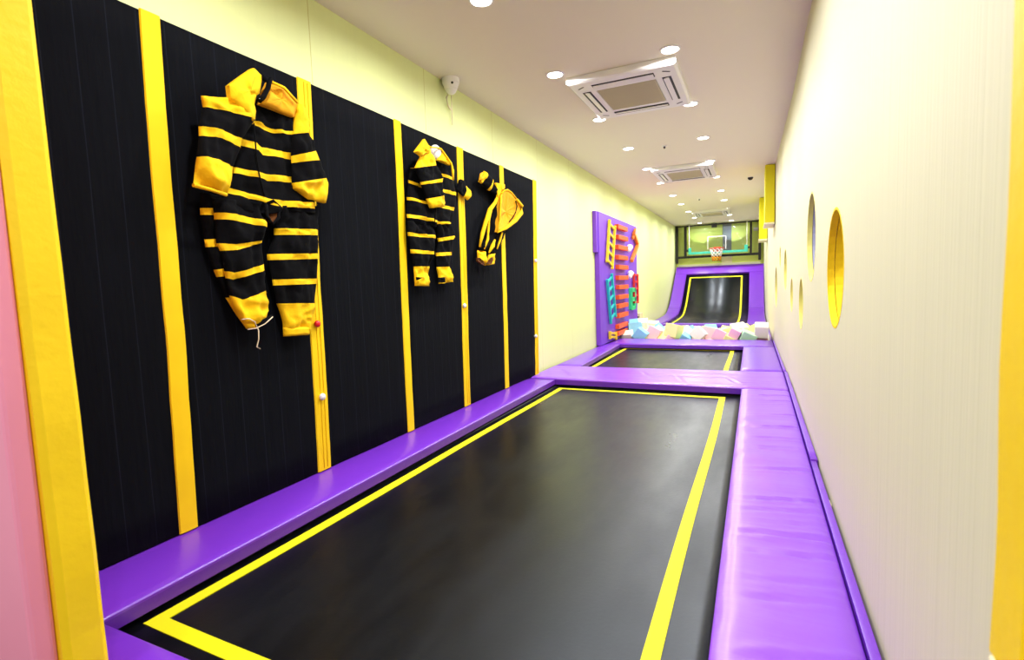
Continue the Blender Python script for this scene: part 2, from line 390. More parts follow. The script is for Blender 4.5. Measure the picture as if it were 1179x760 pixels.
XCR = [((-.86, 6.25), (-.66, 5.60), .006, .014), ((-.50, 6.6), (-.14, 5.72), .006, .012), ((.29, 6.02), (-.15, 5.76), .006, .012), ((-1.30, 6.4), (-1.0, 5.75), .004, .014), ((-1.75, 6.4), (-1.5, 5.65), .004, .012), ((-2.30, 6.30), (-1.98, 5.76), .006, .012), ((-2.0, 6.2), (-1.6, 5.9), .003, .012), ((.29, 5.75), (-.1, 5.63), .004, .01)]
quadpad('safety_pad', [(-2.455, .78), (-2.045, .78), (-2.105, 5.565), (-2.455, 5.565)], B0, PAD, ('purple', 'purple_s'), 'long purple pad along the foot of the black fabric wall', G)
quadpad('safety_pad', [(-.118, .93), (.298, .93), (.300, 5.565), (-.118, 5.565)], B0, PAD, ('purple_lit', 'purple_s'), 'long creased purple pad along the cream wall beside the front trampoline', G, wr=.005, creases=RCR)
quadpad('safety_pad', [(-2.455, 5.575), (-2.455, 6.47), (.300, 6.62), (.300, 5.575)], B0, PAD+.004, ('purple_lit', 'purple_s'), 'wide wrinkled purple cross pad dividing the two flat trampolines', G, wr=.005, creases=XCR)
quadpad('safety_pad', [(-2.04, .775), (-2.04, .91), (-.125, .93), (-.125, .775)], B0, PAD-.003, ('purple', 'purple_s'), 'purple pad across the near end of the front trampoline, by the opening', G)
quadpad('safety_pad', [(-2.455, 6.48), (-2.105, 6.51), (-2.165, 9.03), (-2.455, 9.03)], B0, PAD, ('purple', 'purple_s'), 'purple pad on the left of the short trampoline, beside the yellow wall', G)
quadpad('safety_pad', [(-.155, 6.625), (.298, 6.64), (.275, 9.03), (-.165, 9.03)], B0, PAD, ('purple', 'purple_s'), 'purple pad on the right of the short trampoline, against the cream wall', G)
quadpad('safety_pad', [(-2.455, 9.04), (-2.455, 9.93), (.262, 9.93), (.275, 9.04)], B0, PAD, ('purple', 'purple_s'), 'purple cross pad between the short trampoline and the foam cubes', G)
# narrow upright pads wedged between the right-hand pads and the wall
quadpad('edge_pad', [(.305, .93), (.334, .93), (.334, 3.45), (.305, 3.45)], PAD-.22, PAD+.006, ('purple',), 'narrow purple edge strip nearest the opening, between pad and cream wall', 'narrow purple edge strips', bev=.01, cat='edge pad')
quadpad('edge_pad', [(.307, 3.46), (.343, 3.46), (.338, 6.62), (.307, 6.62)], PAD-.22, PAD+.010, ('purple',), 'narrow purple edge strip beside the end of the cross pad and cream wall', 'narrow purple edge strips', bev=.01, cat='edge pad')
quadpad('edge_pad', [(.303, 6.64), (.330, 6.64), (.296, 9.9), (.280, 9.9)], PAD-.22, PAD+.006, ('purple',), 'narrow purple edge strip beside the short trampoline', 'narrow purple edge strips', bev=.008, cat='edge pad')
bm = bmesh.new(); box(bm, .337, .347, 2.86, 2.93, .40, .47, .004); tag(obj('foam_scrap', bm, 'cream', loc=(.342, 2.895, .40)), 'tiny cream foam scrap stuck between purple edge strip and wall', 'foam scrap')

# ------------------------------------------------------------------ foam pit
t = thing('foam_pit', 'purple padded pit holding pastel foam cubes in front of the curved ramp', 'foam pit', (-1.1, 11.4, 0))
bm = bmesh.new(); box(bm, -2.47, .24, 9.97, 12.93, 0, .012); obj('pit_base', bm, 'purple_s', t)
bm = bmesh.new(); box(bm, -2.47, -2.405, 9.97, 12.93, .012, .44, .01); obj('side_wall', bm, 'purple', t)
bm = bmesh.new(); box(bm, .245, .27, 9.97, 12.93, 0, .50, .008); obj('side_wall', bm, 'purple', t)
bm = bmesh.new()
for k in range(24): tube(bm, [(.236, 10.05+k*.12, .02), (.236, 10.05+k*.12, .52)], .003, 5)
for k in range(7): tube(bm, [(.236, 10.0, .1+k*.065), (.236, 12.85, .1+k*.065)], .003, 5)
obj('side_netting', bm, 'net', t)
CUBES = [[-2.18,10.2,0.148,-0.89,-1.19,2.14,0.24],
[-2.18,10.608,0.195,0.18,2.92,-0.36,0.24],
[-2.18,11.017,0.134,0.99,2.33,-0.83,0.24],
[-2.18,11.425,0.168,-2.68,0.08,1.36,0.22],
[-2.18,11.833,0.143,2.31,0.7,1.64,0.22],
[-2.18,12.242,0.14,-2.41,0.8,0.01,0.2],
[-2.18,12.65,0.145,1.35,-0.11,-0.8,0.2],
[-1.813,10.2,0.152,1.25,-0.78,-2.35,0.22],
[-1.813,10.608,0.196,-1.95,-0.21,-0.67,0.2],
[-1.813,11.017,0.132,2.61,-0.41,1.66,0.22],
[-1.813,11.425,0.151,-2.5,0.02,-2.03,0.22],
[-1.813,11.833,0.135,-0.91,1.22,1.23,0.22],
[-1.813,12.242,0.164,-1.86,0.36,-0.16,0.2],
[-1.813,12.65,0.196,-0.9,0.6,0.31,0.2],
[-1.447,10.2,0.156,-2.65,0.06,0.29,0.22],
[-1.447,10.608,0.174,-0.29,0.75,1.55,0.2],
[-1.447,11.017,0.154,-0.91,-0.15,1.73,0.22],
[-1.447,11.425,0.171,1.76,0.83,-1.28,0.2],
[-1.447,11.833,0.196,-2.57,1.0,0.69,0.22],
[-1.447,12.242,0.154,2.66,-0.28,-1.18,0.2],
[-1.447,12.65,0.151,1.87,-0.79,1.39,0.22],
[-1.08,10.2,0.2,1.01,0.3,-0.09,0.22],
[-1.08,10.608,0.195,0.2,-1.63,2.16,0.24],
[-1.08,11.017,0.162,2.65,0.35,-0.53,0.22],
[-1.08,11.425,0.186,2.1,1.3,-0.12,0.2],
[-1.08,11.833,0.196,-2.32,-1.33,0.67,0.24],
[-1.08,12.242,0.156,0.37,2.64,0.89,0.22],
[-1.08,12.65,0.19,2.99,0.29,-0.08,0.24],
[-0.713,10.2,0.152,-1.42,0.19,2.52,0.24],
[-0.713,10.608,0.156,-0.08,-0.26,-2.35,0.2],
[-0.713,11.017,0.191,-2.01,0.05,0.09,0.22],
[-0.713,11.425,0.191,-0.87,-1.79,1.72,0.24],
[-0.713,11.833,0.171,-2.93,1.22,0.37,0.24],
[-0.713,12.242,0.15,-0.09,-1.69,1.2,0.24],
[-0.713,12.65,0.197,2.14,1.12,-0.93,0.22],
[-0.347,10.2,0.168,-1.57,-1.08,-0.23,0.22],
[-0.347,10.608,0.175,1.87,0.96,0.9,0.24],
[-0.347,11.017,0.196,2.57,-0.49,1.08,0.24],
[-0.347,11.425,0.161,-0.85,1.04,-2.25,0.24],
[-0.347,11.833,0.144,-0.87,-2.22,-1.37,0.2],
[-0.347,12.242,0.18,-1.7,1.08,-1.38,0.2],
[-0.347,12.65,0.166,2.74,1.24,0.33,0.24],
[0.02,10.2,0.149,-0.03,1.23,-2.6,0.24],
[0.02,10.608,0.176,-1.77,-1.17,0.82,0.24],
[0.02,11.017,0.199,-0.13,1.04,-0.68,0.2],
[0.02,11.425,0.152,1.14,1.21,0.22,0.2],
[0.02,11.833,0.155,-2.12,0.45,1.28,0.22],
[0.02,12.242,0.193,0.0,2.55,1.75,0.24],
[0.02,12.65,0.191,1.18,-0.3,2.91,0.22],
[-2.251,10.277,0.355,-0.53,-1.2,2.14,0.22],
[-1.666,10.143,0.373,-0.92,0.12,1.66,0.25],
[-1.288,10.237,0.401,1.95,0.5,0.11,0.25],
[-1.026,10.187,0.434,-0.13,-1.26,0.17,0.18],
[-0.785,10.191,0.405,-1.45,1.33,-1.4,0.25],
[-0.521,10.169,0.354,-0.47,0.22,-1.54,0.2],
[-0.242,10.131,0.354,-2.84,-1.08,-0.23,0.22],
[0.083,10.226,0.369,-0.29,-0.18,-1.57,0.22],
[-2.242,10.553,0.46,1.46,0.19,1.57,0.25],
[-1.934,10.428,0.319,-0.61,-0.31,-0.6,0.25],
[-1.574,10.681,0.358,-0.27,-0.76,2.03,0.22],
[-0.868,10.448,0.12,2.35,-1.57,0.0,0.2],
[-0.853,10.732,0.292,-0.61,0.35,-2.75,0.18],
[-0.51,10.447,0.336,-0.25,-2.71,-1.73,0.25],
[-0.254,10.41,0.37,0.06,-2.36,1.4,0.22],
[0.097,10.561,0.407,2.83,0.26,-0.08,0.2],
[-2.275,10.837,0.344,0.02,-2.39,-1.66,0.18],
[-1.951,10.881,0.328,1.42,-2.1,0.05,0.25],
[-1.629,10.831,0.177,0.6,2.62,-0.42,0.18],
[-1.272,10.852,0.305,0.63,-0.77,1.73,0.25],
[-0.935,10.974,0.356,3.02,0.54,0.16,0.22],
[-0.579,10.811,0.268,-2.12,0.82,0.16,0.22],
[-0.162,10.86,0.271,-1.92,0.41,0.7,0.22],
[0.11,10.802,0.366,1.57,0.94,-1.58,0.22],
[-2.151,11.2,0.35,-1.41,0.82,1.47,0.22],
[-1.986,11.262,0.11,1.57,-0.0,2.82,0.18],
[-1.61,11.244,0.243,1.77,-1.15,0.55,0.22],
[-1.268,11.218,0.329,0.96,-1.01,-1.97,0.25],
[-0.899,11.216,0.12,1.57,0.0,-0.72,0.2],
[-0.619,11.23,0.392,2.45,-0.87,-0.94,0.25],
[-0.196,11.215,0.264,0.84,0.64,-2.2,0.22],
[0.102,11.231,0.283,0.95,-2.89,-0.01,0.18],
[-2.152,11.535,0.453,0.93,2.16,-0.56,0.25],
[-1.999,11.64,0.231,1.49,-0.71,0.88,0.2],
[-1.665,11.622,0.193,-0.8,0.71,-1.59,0.18],
[-1.292,11.606,0.286,2.73,-0.75,1.05,0.22],
[-0.907,11.583,0.313,-0.78,2.44,-1.46,0.22],
[-0.557,11.595,0.297,0.57,-0.63,-1.08,0.2],
[-0.165,11.636,0.265,0.28,1.04,-2.25,0.22],
[0.103,11.641,0.274,-0.38,-0.58,-1.57,0.18],
[-2.045,12.092,0.242,0.66,-0.57,-2.86,0.25],
[-1.779,12.033,0.321,-0.21,-0.73,1.43,0.18],
[-1.523,12.03,0.349,0.49,0.5,-1.27,0.25],
[-1.28,12.088,0.212,2.68,0.64,0.45,0.18],
[-0.835,12.038,0.311,0.67,-0.86,-2.02,0.22],
[-0.506,12.087,0.11,-1.14,-1.57,0.0,0.18],
[-0.264,12.058,0.229,-0.42,2.24,1.42,0.18],
[0.001,12.003,0.321,-0.3,2.49,-1.4,0.22],
[-2.255,12.424,0.335,-1.57,0.64,1.57,0.25],
[-1.991,12.431,0.12,-0.98,1.57,0.0,0.2],
[-1.603,12.461,0.272,0.52,0.68,0.77,0.22],
[-1.261,12.42,0.2,2.04,-0.77,0.73,0.18],
[-0.947,12.377,0.273,-0.78,0.52,-2.25,0.22],
[-0.606,12.343,0.405,1.75,-0.42,-2.48,0.25],
[-0.524,12.445,0.11,-1.57,-0.0,-2.44,0.18],
[-0.037,12.357,0.447,-0.64,-0.88,1.75,0.25],
[-2.26,12.734,0.327,2.0,-1.33,1.24,0.18],
[-1.967,12.66,0.384,0.13,0.6,0.31,0.25],
[-1.614,12.732,0.343,0.14,-0.61,2.92,0.2],
[-1.263,12.711,0.334,-0.64,-0.5,-1.35,0.18],
[-2.193,10.501,0.732,0.41,1.79,2.09,0.25],
[-1.919,10.14,0.411,-0.75,-0.49,-1.16,0.2],
[-1.564,10.413,0.476,1.94,1.02,1.57,0.25],
[-1.182,10.116,0.555,2.08,-0.95,-0.58,0.18],
[-0.84,10.414,0.602,1.79,0.29,2.37,0.25],
[-0.428,10.116,0.524,1.75,0.48,-0.0,0.2],
[-0.137,10.163,0.571,-0.23,-2.7,0.26,0.25],
[0.117,10.341,0.585,1.54,-0.18,-1.57,0.2],
[-2.29,10.808,0.569,-0.0,0.94,1.57,0.18],
[-1.941,10.605,0.456,0.49,-2.25,-1.77,0.18],
[-1.748,10.837,0.455,-0.87,0.7,-1.13,0.22],
[-1.298,10.532,0.349,-1.02,2.57,-0.52,0.18],
[-1.067,10.656,0.417,0.0,-0.06,2.08,0.2],
[-0.505,10.379,0.618,0.34,-1.81,0.01,0.22],
[-0.298,10.587,0.536,0.8,-0.11,0.33,0.2],
[-0.046,10.641,0.618,-2.43,0.99,-0.49,0.25],
[-2.235,11.001,0.458,0.01,-0.82,-1.67,0.22],
[-2.044,10.853,0.548,1.79,-0.35,-0.39,0.2],
[-1.669,10.976,0.309,-0.62,-2.43,-1.25,0.2],
[-1.458,11.035,0.436,-0.54,-0.46,-2.21,0.2],
[-0.711,10.833,0.424,-1.92,-0.68,0.69,0.18],
[-0.468,10.949,0.381,-2.01,-0.62,0.86,0.2],
[-0.339,10.77,0.404,-0.36,-0.66,1.05,0.18],
[-0.12,11.072,0.388,-0.63,0.23,0.18,0.18],
[-2.092,11.277,0.562,-0.67,0.74,-1.9,0.2],
[-1.869,11.18,0.349,-1.42,0.87,1.94,0.22],
[-1.45,11.416,0.414,1.72,0.02,-0.99,0.2],
[-1.078,11.256,0.55,2.1,0.11,1.41,0.22],
[-0.977,11.274,0.313,0.08,1.78,2.43,0.18],
[-0.526,11.132,0.573,2.83,-0.87,-0.94,0.2],
[-0.371,11.236,0.359,-2.28,-0.78,0.74,0.18],
[-0.042,11.26,0.479,0.9,0.39,0.06,0.2],
[-2.211,11.808,0.465,1.0,-1.05,-0.97,0.25],
[-1.781,11.523,0.402,1.85,0.29,2.24,0.18],
[-1.528,11.653,0.424,1.69,2.28,0.54,0.25],
[-1.138,11.504,0.433,0.59,2.81,1.17,0.18],
[-0.871,11.436,0.446,-0.86,-0.56,0.66,0.18],
[-0.524,11.467,0.461,0.76,-2.6,0.03,0.2],
[-0.302,11.505,0.364,-0.28,-1.04,0.89,0.2],
[0.092,11.482,0.389,0.54,-2.88,-0.18,0.2],
[-2.26,12.037,0.326,-0.47,-2.75,0.19,0.18],
[-1.867,11.76,0.411,-2.17,0.02,2.23,0.25],
[-1.822,12.146,0.49,2.41,-0.36,-0.5,0.2],
[-1.257,11.851,0.4,-2.65,0.82,-0.25,0.2],
[-1.102,12.04,0.374,1.24,0.54,-1.74,0.18],
[-0.706,11.655,0.438,-2.47,0.77,-0.23,0.22],
[-0.239,11.913,0.338,0.61,-3.04,0.3,0.18],
[0.082,11.808,0.45,-0.45,1.09,-1.96,0.22],
[-2.027,12.262,0.447,2.61,0.72,0.63,0.25],
[-1.718,12.306,0.385,0.7,-0.26,2.13,0.22],
[-1.409,12.496,0.37,0.3,2.4,0.03,0.2],
[-1.144,12.449,0.373,-0.89,-2.65,-0.24,0.2],
[-0.898,12.234,0.478,1.6,-0.8,1.92,0.25],
[-0.465,12.656,0.387,-1.71,-0.3,0.79,0.25],
[0.081,12.575,0.368,-0.13,-0.47,2.25,0.18],
[-0.148,12.696,0.459,0.64,2.42,0.0,0.22],
[-2.222,12.635,0.553,0.09,-0.22,1.67,0.25],
[-1.747,12.741,0.487,-0.62,-0.15,-1.69,0.18],
[-1.421,12.741,0.45,0.07,-0.62,3.04,0.2],
[-0.919,12.731,0.362,-1.18,1.96,0.34,0.2],
[-2.269,10.136,0.575,1.45,-0.42,1.57,0.2],
[-2.018,10.117,0.628,-2.22,0.05,-1.61,0.22],
[-1.477,10.121,0.508,-1.44,2.23,0.26,0.18],
[-1.402,10.174,0.738,0.17,-3.0,-0.37,0.25],
[-0.949,10.129,0.663,0.13,-2.36,-0.2,0.22],
[-0.595,10.13,0.637,0.09,1.09,-3.04,0.2],
[-0.332,10.106,0.689,-1.92,2.08,-0.38,0.18],
[0.106,10.143,0.774,1.2,-3.11,0.01,0.22],
[-2.278,10.765,0.831,0.15,2.33,1.78,0.18],
[-1.813,10.409,0.617,0.28,2.05,0.17,0.25],
[-1.495,10.603,0.585,0.56,0.23,-0.3,0.2],
[-1.204,10.468,0.57,-0.77,0.63,2.67,0.25],
[-0.87,10.716,0.56,2.97,-0.53,0.48,0.22],
[-0.556,10.635,0.468,-0.97,0.99,2.11,0.18],
[-0.261,10.382,0.706,1.73,0.32,-1.14,0.25],
[-0.326,10.92,0.638,-2.21,0.74,-0.3,0.22],
[-2.176,11.056,0.765,-1.74,1.24,1.46,0.25],
[-1.847,11.08,0.551,2.03,0.55,-0.45,0.22],
[-1.542,10.85,0.503,-0.97,-2.56,1.13,0.18],
[-1.2,10.983,0.543,1.13,-0.77,1.73,0.25],
[-0.987,10.947,0.608,0.01,-0.31,-0.15,0.2],
[-0.545,10.858,0.569,0.71,-0.11,-1.15,0.2],
[-0.116,10.893,0.495,1.05,0.16,0.15,0.2],
[0.093,11.006,0.466,0.52,2.64,-0.71,0.18],
[-1.92,11.53,0.591,-0.45,2.46,-0.29,0.2],
[-1.881,11.344,0.466,-0.55,-0.72,-0.64,0.18],
[-1.622,11.223,0.536,2.06,-0.17,-0.65,0.2],
[-1.37,11.24,0.584,-1.63,-0.53,1.55,0.18],
[-0.825,11.181,0.477,-2.22,-0.82,-0.99,0.2],
[-0.404,11.362,0.579,2.22,0.75,-0.25,0.18]]
cols = ['cube_yellow', 'cube_cream', 'cube_blue', 'cube_pink', 'cube_mint']
cn = {'cube_yellow': 'pastel yellow', 'cube_cream': 'cream white', 'cube_blue': 'sky blue', 'cube_pink': 'pale pink', 'cube_mint': 'mint green'}
protos = {}
rnd = random.Random(11)
zs = sorted(c[2] for c in CUBES)
for (x, y, z, a, b, c, s) in CUBES:
    col = rnd.choices(cols, [40, 32, 14, 9, 5])[0]
    if z < .18 : continue
    key = (col, s)
    if key not in protos:
        bm = bmesh.new(); box(bm, -s/2, s/2, -s/2, s/2, -s/2, s/2, .008, 2)
        o = obj('foam_cube', bm, col); protos[key] = o
    else:
        o = protos[key].copy(); C.objects.link(o)
    o.location = (x, y, z-.075-max(0, z-.6)*.3); o.rotation_euler = (a, b, c)
    side = 'left third' if x < -1.55 else ('right third' if x > -.7 else 'middle')
    dep = 'near' if y < 10.95 else ('far' if y > 11.95 else 'centre')
    lay = 'topping the heap' if z > .52 else 'within the heap'
    lb = '%s foam cube %s, %s row, %s of the pit' % (cn[col], lay, dep, side)
    tag(o, lb, 'foam cube', lb.replace('cube', 'cubes', 1))

# ------------------------------------------------------------------ curved ramp trampoline
PROF = [(12.93, .50), (14.0, .505), (15.0, .515), (15.7, .54), (16.15, .60), (16.5, .72), (16.8, .86), (17.1, 1.05), (17.45, 1.29), (17.8, 1.54), (18.15, 1.79), (18.42, 1.99)]
def spline(P, n=60):
    out = []
    m = len(P)
    for i in range(m-1):
        p0, p1, p2, p3 = P[max(i-1,0)], P[i], P[i+1], P[min(i+2, m-1)]
        for k in range(n//(m-1)):
            t = k/(n//(m-1)); o_ = []
            for d in (0, 1): o_.append(.5*((2*p1[d]) + (-p0[d]+p2[d])*t + (2*p0[d]-5*p1[d]+4*p2[d]-p3[d])*t*t + (-p0[d]+3*p1[d]-3*p2[d]+p3[d])*t**3))
            out.append(tuple(o_))
    out.append(P[-1]); return out
SP = spline(PROF, 66); acc = [0]
for a, b in zip(SP, SP[1:]): acc.append(acc[-1] + math.dist(a, b))
TOT = acc[-1]
def ramp_at(s):
    s = min(max(s, 0), TOT)
    for i in range(len(acc)-1):
        if acc[i+1] >= s:
            t = (s-acc[i])/(acc[i+1]-acc[i]); a, b = SP[i], SP[i+1]
            p = (a[0]+(b[0]-a[0])*t, a[1]+(b[1]-a[1])*t); d = Vector((0, b[0]-a[0], b[1]-a[1])).normalized(); return Vector((0, *p)), Vector((0, -d.z, d.y))
def rampstrip(bm, xa, xb, s0, s1, off, th, bev=0, n=None, mi=0):
    """a layer following the ramp; xa, xb may be functions of s"""
    fa = xa if callable(xa) else (lambda s: xa); fb = xb if callable(xb) else (lambda s: xb)
    n = n or max(2, int((s1-s0)/.12)); prev = None; first = None
    for i in range(n+1):
        s = s0 + (s1-s0)*i/n; p, nn = ramp_at(s)
        e = bev if bev else 0
        endf = e if i in (0, n) else 0
        A, B_ = fa(s), fb(s)
        prof = [(A, off-th), (A, off-e), (A+e, off-endf*.5), (B_-e, off-endf*.5), (B_, off-e), (B_, off-th)] if e else [(A, off-th), (A, off), (B_, off), (B_, off-th)]
        cur = [bm.verts.new(Vector((x, 0, 0)) + p + nn*h_) for x, h_ in prof]
        if prev:
            for k in range(len(cur)):
                f = bm.faces.new((prev[k], prev[(k+1) % len(cur)], cur[(k+1) % len(cur)], cur[k])); f.material_index = mi
        else: first = cur
        prev = cur
    bm.faces.new(first).material_index = mi; bm.faces.new(prev).material_index = mi
SJ = next(s for s in [i*.02 for i in range(400)] if ramp_at(s)[0].y > 16.42)
ST = TOT - .42
t = thing('curved_trampoline_ramp', 'curved black trampoline ramp with purple frame pads rising against the back', 'trampoline ramp', (-1.1, 16, 0))
bm = bmesh.new(); rampstrip(bm, -2.12, -.12, .12, TOT-.2, -.035, .01, n=60); obj('jump_mat', bm, 'matb', t, smooth=False)
for p in t.children[0].data.polygons: p.use_smooth = True
bm = bmesh.new(); lw = .05
rampstrip(bm, -1.96, -1.96+lw, .3, ST-.12, -.031, .003, n=50); rampstrip(bm, -.36-lw, -.36, .3, ST-.12, -.031, .003, n=50); rampstrip(bm, -1.96, -.36, ST-.12-lw, ST-.12, -.031, .003)
obj('boundary_line', bm, 'lime', t)
def rp(*a):
    bm = bmesh.new(); rampstrip(bm, *a, bev=.02); return obj('frame_pad', bm, 'purple', t)
rp(-2.43, lambda s: -2.07, 0, SJ-.005, .03, .07); rp(-2.43, lambda s: -2.07, SJ+.005, ST-.005, .03, .07)
rp(-.17, .245, .31, SJ-.005, .03, .07); rp(-.17, .245, SJ+.005, ST-.005, .03, .07)
rp(-2.43, .245, ST+.005, TOT, .03, .07); rp(-2.06, .245, 0, .30, .03, .07)
bm = bmesh.new(); box(bm, -2.44, .25, 12.94, 13.0, 0, .47); obj('front_panel', bm, 'purple_s', t)
bm = bmesh.new()
for (xa, xb) in ((-2.42, -2.15), (-.10, .235)): rampstrip(bm, xa, xb, .1, TOT-.02, -.045, .09)
rampstrip(bm, -2.42, .235, TOT-.33, TOT-.03, -.05, .09)
for x in (-2.4, -1.7, -.7, .2): box(bm, x-.03, x+.03, 18.3, 18.36, 0, 1.72)
obj('steel_frame', bm, 'dark', t)

# ------------------------------------------------------------------ black fabric wall with yellow tapes
VX = -2.405
vw = thing('velcro_wall', 'tall black fabric sticky wall with vertical yellow tapes along the left side', 'sticky wall', (-2.44, 3.3, PAD+.002))
TOPZ = 2.835
TAPES = [(1.484, 1.449, .088, 0), (2.337, 2.296, .105, 1), (3.213, 3.187, .082, 0), (4.109, 4.056, .105, 1), (4.951, 4.901, .090, 0), (5.845, 5.745, .10, 1)]
fed = [(.78, .78)] + [(a, b) for a, b, _, _ in TAPES[:-1]] + [(5.80, 5.71)]
for k in range(6):
    (a0, b0), (a1, b1) = fed[k], fed[k+1]
    bm = bmesh.new(); ny, nz = 10, 14; G_ = []
    for i in range(ny+1):
        row = []
        for j in range(nz+1):
            s = j/nz; z = PAD+.004 + (TOPZ-PAD-.004)*s; y = (b0+(a0-b0)*s) + ((b1+(a1-b1)*s)-(b0+(a0-b0)*s))*i/ny
            row.append(bm.verts.new((VX + .004*noise.noise(Vector((y*3, z*1.5, k)))*(0 < i < ny), y, z)))
        G_.append(row)
    for i in range(ny):
        for j in range(nz): bm.faces.new((G_[i][j], G_[i+1][j], G_[i+1][j+1], G_[i][j+1])).smooth = True
    rim = [G_[i][0] for i in range(ny+1)] + [G_[ny][j] for j in range(1, nz+1)] + [G_[i][nz] for i in range(ny-1, -1, -1)] + [G_[0][j] for j in range(nz-1, 0, -1)]
    bkv = [bm.verts.new((-2.478, v.co.y, v.co.z)) for v in rim]
    for i in range(len(rim)): bm.faces.new((rim[i], rim[(i+1) % len(rim)], bkv[(i+1) % len(rim)], bkv[i]))
    obj('fabric_panel', bm, 'velcro', vw)
for k, (yt, yb, w, dbl) in enumerate(TAPES):
    bm = bmesh.new(); n = 30; prev = None
    for i in range(n+1):
        s = i/n; z = PAD+.006 + (TOPZ+.004-PAD)*s if 0 else PAD+.006 + (TOPZ-PAD)*s
        y = yb + (yt-yb)*s + .012*math.sin(s*5+k*1.7)*s*(1-s)*2 + .004*noise.noise(Vector((k, z*4, 0)))
        x = VX + .007 + .002*noise.noise(Vector((z*7, k, 1)))
        cur = [bm.verts.new(c) for c in ((x-.006, y-w/2, z), (x, y-w/2+.004, z), (x+.001, y, z), (x, y+w/2-.004, z), (x-.006, y+w/2, z))]
        if prev:
            for q in range(4): bm.faces.new((prev[q], prev[q+1], cur[q+1], cur[q]))
        prev = cur
    tp = obj('yellow_tape', bm, 'tape', vw)
    if dbl:
        bm = bmesh.new()
        for dy in (-.006, .022):
            tube(bm, [(VX+.009, yb+(yt-yb)*s/20+dy + .012*math.sin(s/20*5+k*1.7)*s/20*(1-s/20)*2, PAD+.02+(TOPZ-PAD-.03)*s/20) for s in range(21)], .0022, 5)
        sm_ = obj('stitching', bm, 'seam'); sm_.parent = tp; sm_.data.transform(Matrix.Translation(-vw.location))
for (y, z, m, lb) in ((2.299, 1.407, 'knobr', 'round red knob'), (2.300, .961, 'white', None), (4.045, 1.428, 'white', None), (5.70, .978, 'white', None), (5.765, 1.882, 'white', None)):
    bm = bmesh.new(); sphere(bm, (VX+.022, y, z), .021, sz=(.8, 1, 1)); tube(bm, [(VX-.0, y, z), (VX+.015, y, z)], .010, 10)
    o = obj('snap_knob', bm, m, vw)
    if lb: o['label'] = lb

# ------------------------------------------------------------------ striped suits hanging on the wall
def resample(P, n):
    d = [0]
    for a, b in zip(P, P[1:]): d.append(d[-1] + (b-a).length)
    out = []
    for k in range(n+1):
        s = d[-1]*k/n
        for i in range(len(P)-1):
            if s <= d[i+1] + 1e-9:
                t = (s-d[i])/max(1e-9, d[i+1]-d[i]); out.append(P[i].lerp(P[i+1], t)); break
        else: out.append(P[-1].copy())
    return out
def garment(name, rows, x, th, parent, mats=('suit_k', 'suit_y', 'suit_o', 'brown'), seed=0, label=None, wr=.024, N=24, sub=6):
    """soft closed cloth tube: rows = [(outline points across, colour index of the band below)]; x distance of its mid plane"""
    bm = bmesh.new(); R3 = []
    for P, ci in rows: R3.append(([p for p in resample([onx(*q, x) for q in P], N)], ci))
    prev = None; total = len(R3)
    rings = []
    for r in range(total):
        A, ci = R3[r]
        steps = sub if r < total-1 else 1
        for k in range(steps):
            t = k/sub
            L = [a.lerp(b, t) for a, b in zip(A, R3[r+1][0])] if r < total-1 else A
            g = (r + t)/(total-1); w = (L[-1]-L[0]).length
            endf = min(1, .45 + g*6, .45 + (1-g)*6)
            h = min(th, w*.32)*endf*.72
            fr_, bk_ = [], []
            for q, p in enumerate(L):
                u = 2*q/N - 1; e = math.sqrt(max(0, 1-u*u))
                nn = noise.noise(Vector((p.y*9 + seed*7, p.z*7, seed*3.3)))*wr*1.2 + noise.noise(Vector((p.y*24, p.z*5+seed, 9)))*wr*.6 + .5*wr*(1-abs(noise.noise(Vector((p.y*10+p.z*9, p.z*14-p.y*6, seed*2.1))))*3)*(.4+abs(2*g-1))
                fr_.append(Vector((x + h*e + nn*min(1, e*2), p.y, p.z)))
                if 0 < q < N: bk_.append(Vector((x - h*.55*e, p.y, p.z)))
            rings.append(([bm.verts.new(v) for v in fr_ + bk_[::-1]], ci))
    for (a, ci), (b, _) in zip(rings, rings[1:]):
        m = len(a)
        for k in range(m):
            f = bm.faces.new((a[k], a[(k+1) % m], b[(k+1) % m], b[k])); f.material_index = ci; f.smooth = True
    bm.faces.new(rings[0][0]).material_index = rings[0][1]; f = bm.faces.new(rings[-1][0]); f.material_index = rings[-2][1]
    o = obj(name, bm, mats, parent)
    if label: o['label'] = label
    return o
def flap(name, P, x, th, m, parent, dish=0, seed=0, tilt=None):
    """cloth flap traced as an outline, with thickness and a soft bulge (dish<0 hollows it)"""
    bm = bmesh.new(); ring = resample([onx(*q, x) for q in P + [P[0]]], 60)[:-1]
    c = sum(ring, Vector())/len(ring); L = [ring]
    K = 6; front = []
    for k in range(K):
        s = 1 - k/K
        front.append([bm.verts.new((x + (dish*(1-s*s) if dish < 0 else th*(1-s**5)*.45+ (0 if not k else .002)) + noise.noise(Vector((p.y*13, p.z*8, seed)))*.022*min(1, k/2) , (c+(p-c)*s).y, (c+(p-c)*s).z)) for p in ring])
    cv = bm.verts.new((x + (dish if dish < 0 else th*.5), c.y, c.z))
    n = len(ring)
    for a, b in zip(front, front[1:]):
        for i in range(n): bm.faces.new((a[i], a[(i+1) % n], b[(i+1) % n], b[i])).smooth = True
    for i in range(n): bm.faces.new((front[-1][i], front[-1][(i+1) % n], cv)).smooth = True
    back = [bm.verts.new((x-max(th, .008) + min(0, dish), v.co.y, v.co.z)) for v in front[0]]
    for i in range(n): bm.faces.new((front[0][i], back[i], back[(i+1) % n], front[0][(i+1) % n]))
    bm.faces.new(back)
    return obj(name, bm, m, parent)
K_, Y_ = 0, 1
def Z1(x, y): return (215+x/4.47, 70+y/4.47)
def Z2(x, y): return (215+x/3.989, 220+y/3.989)
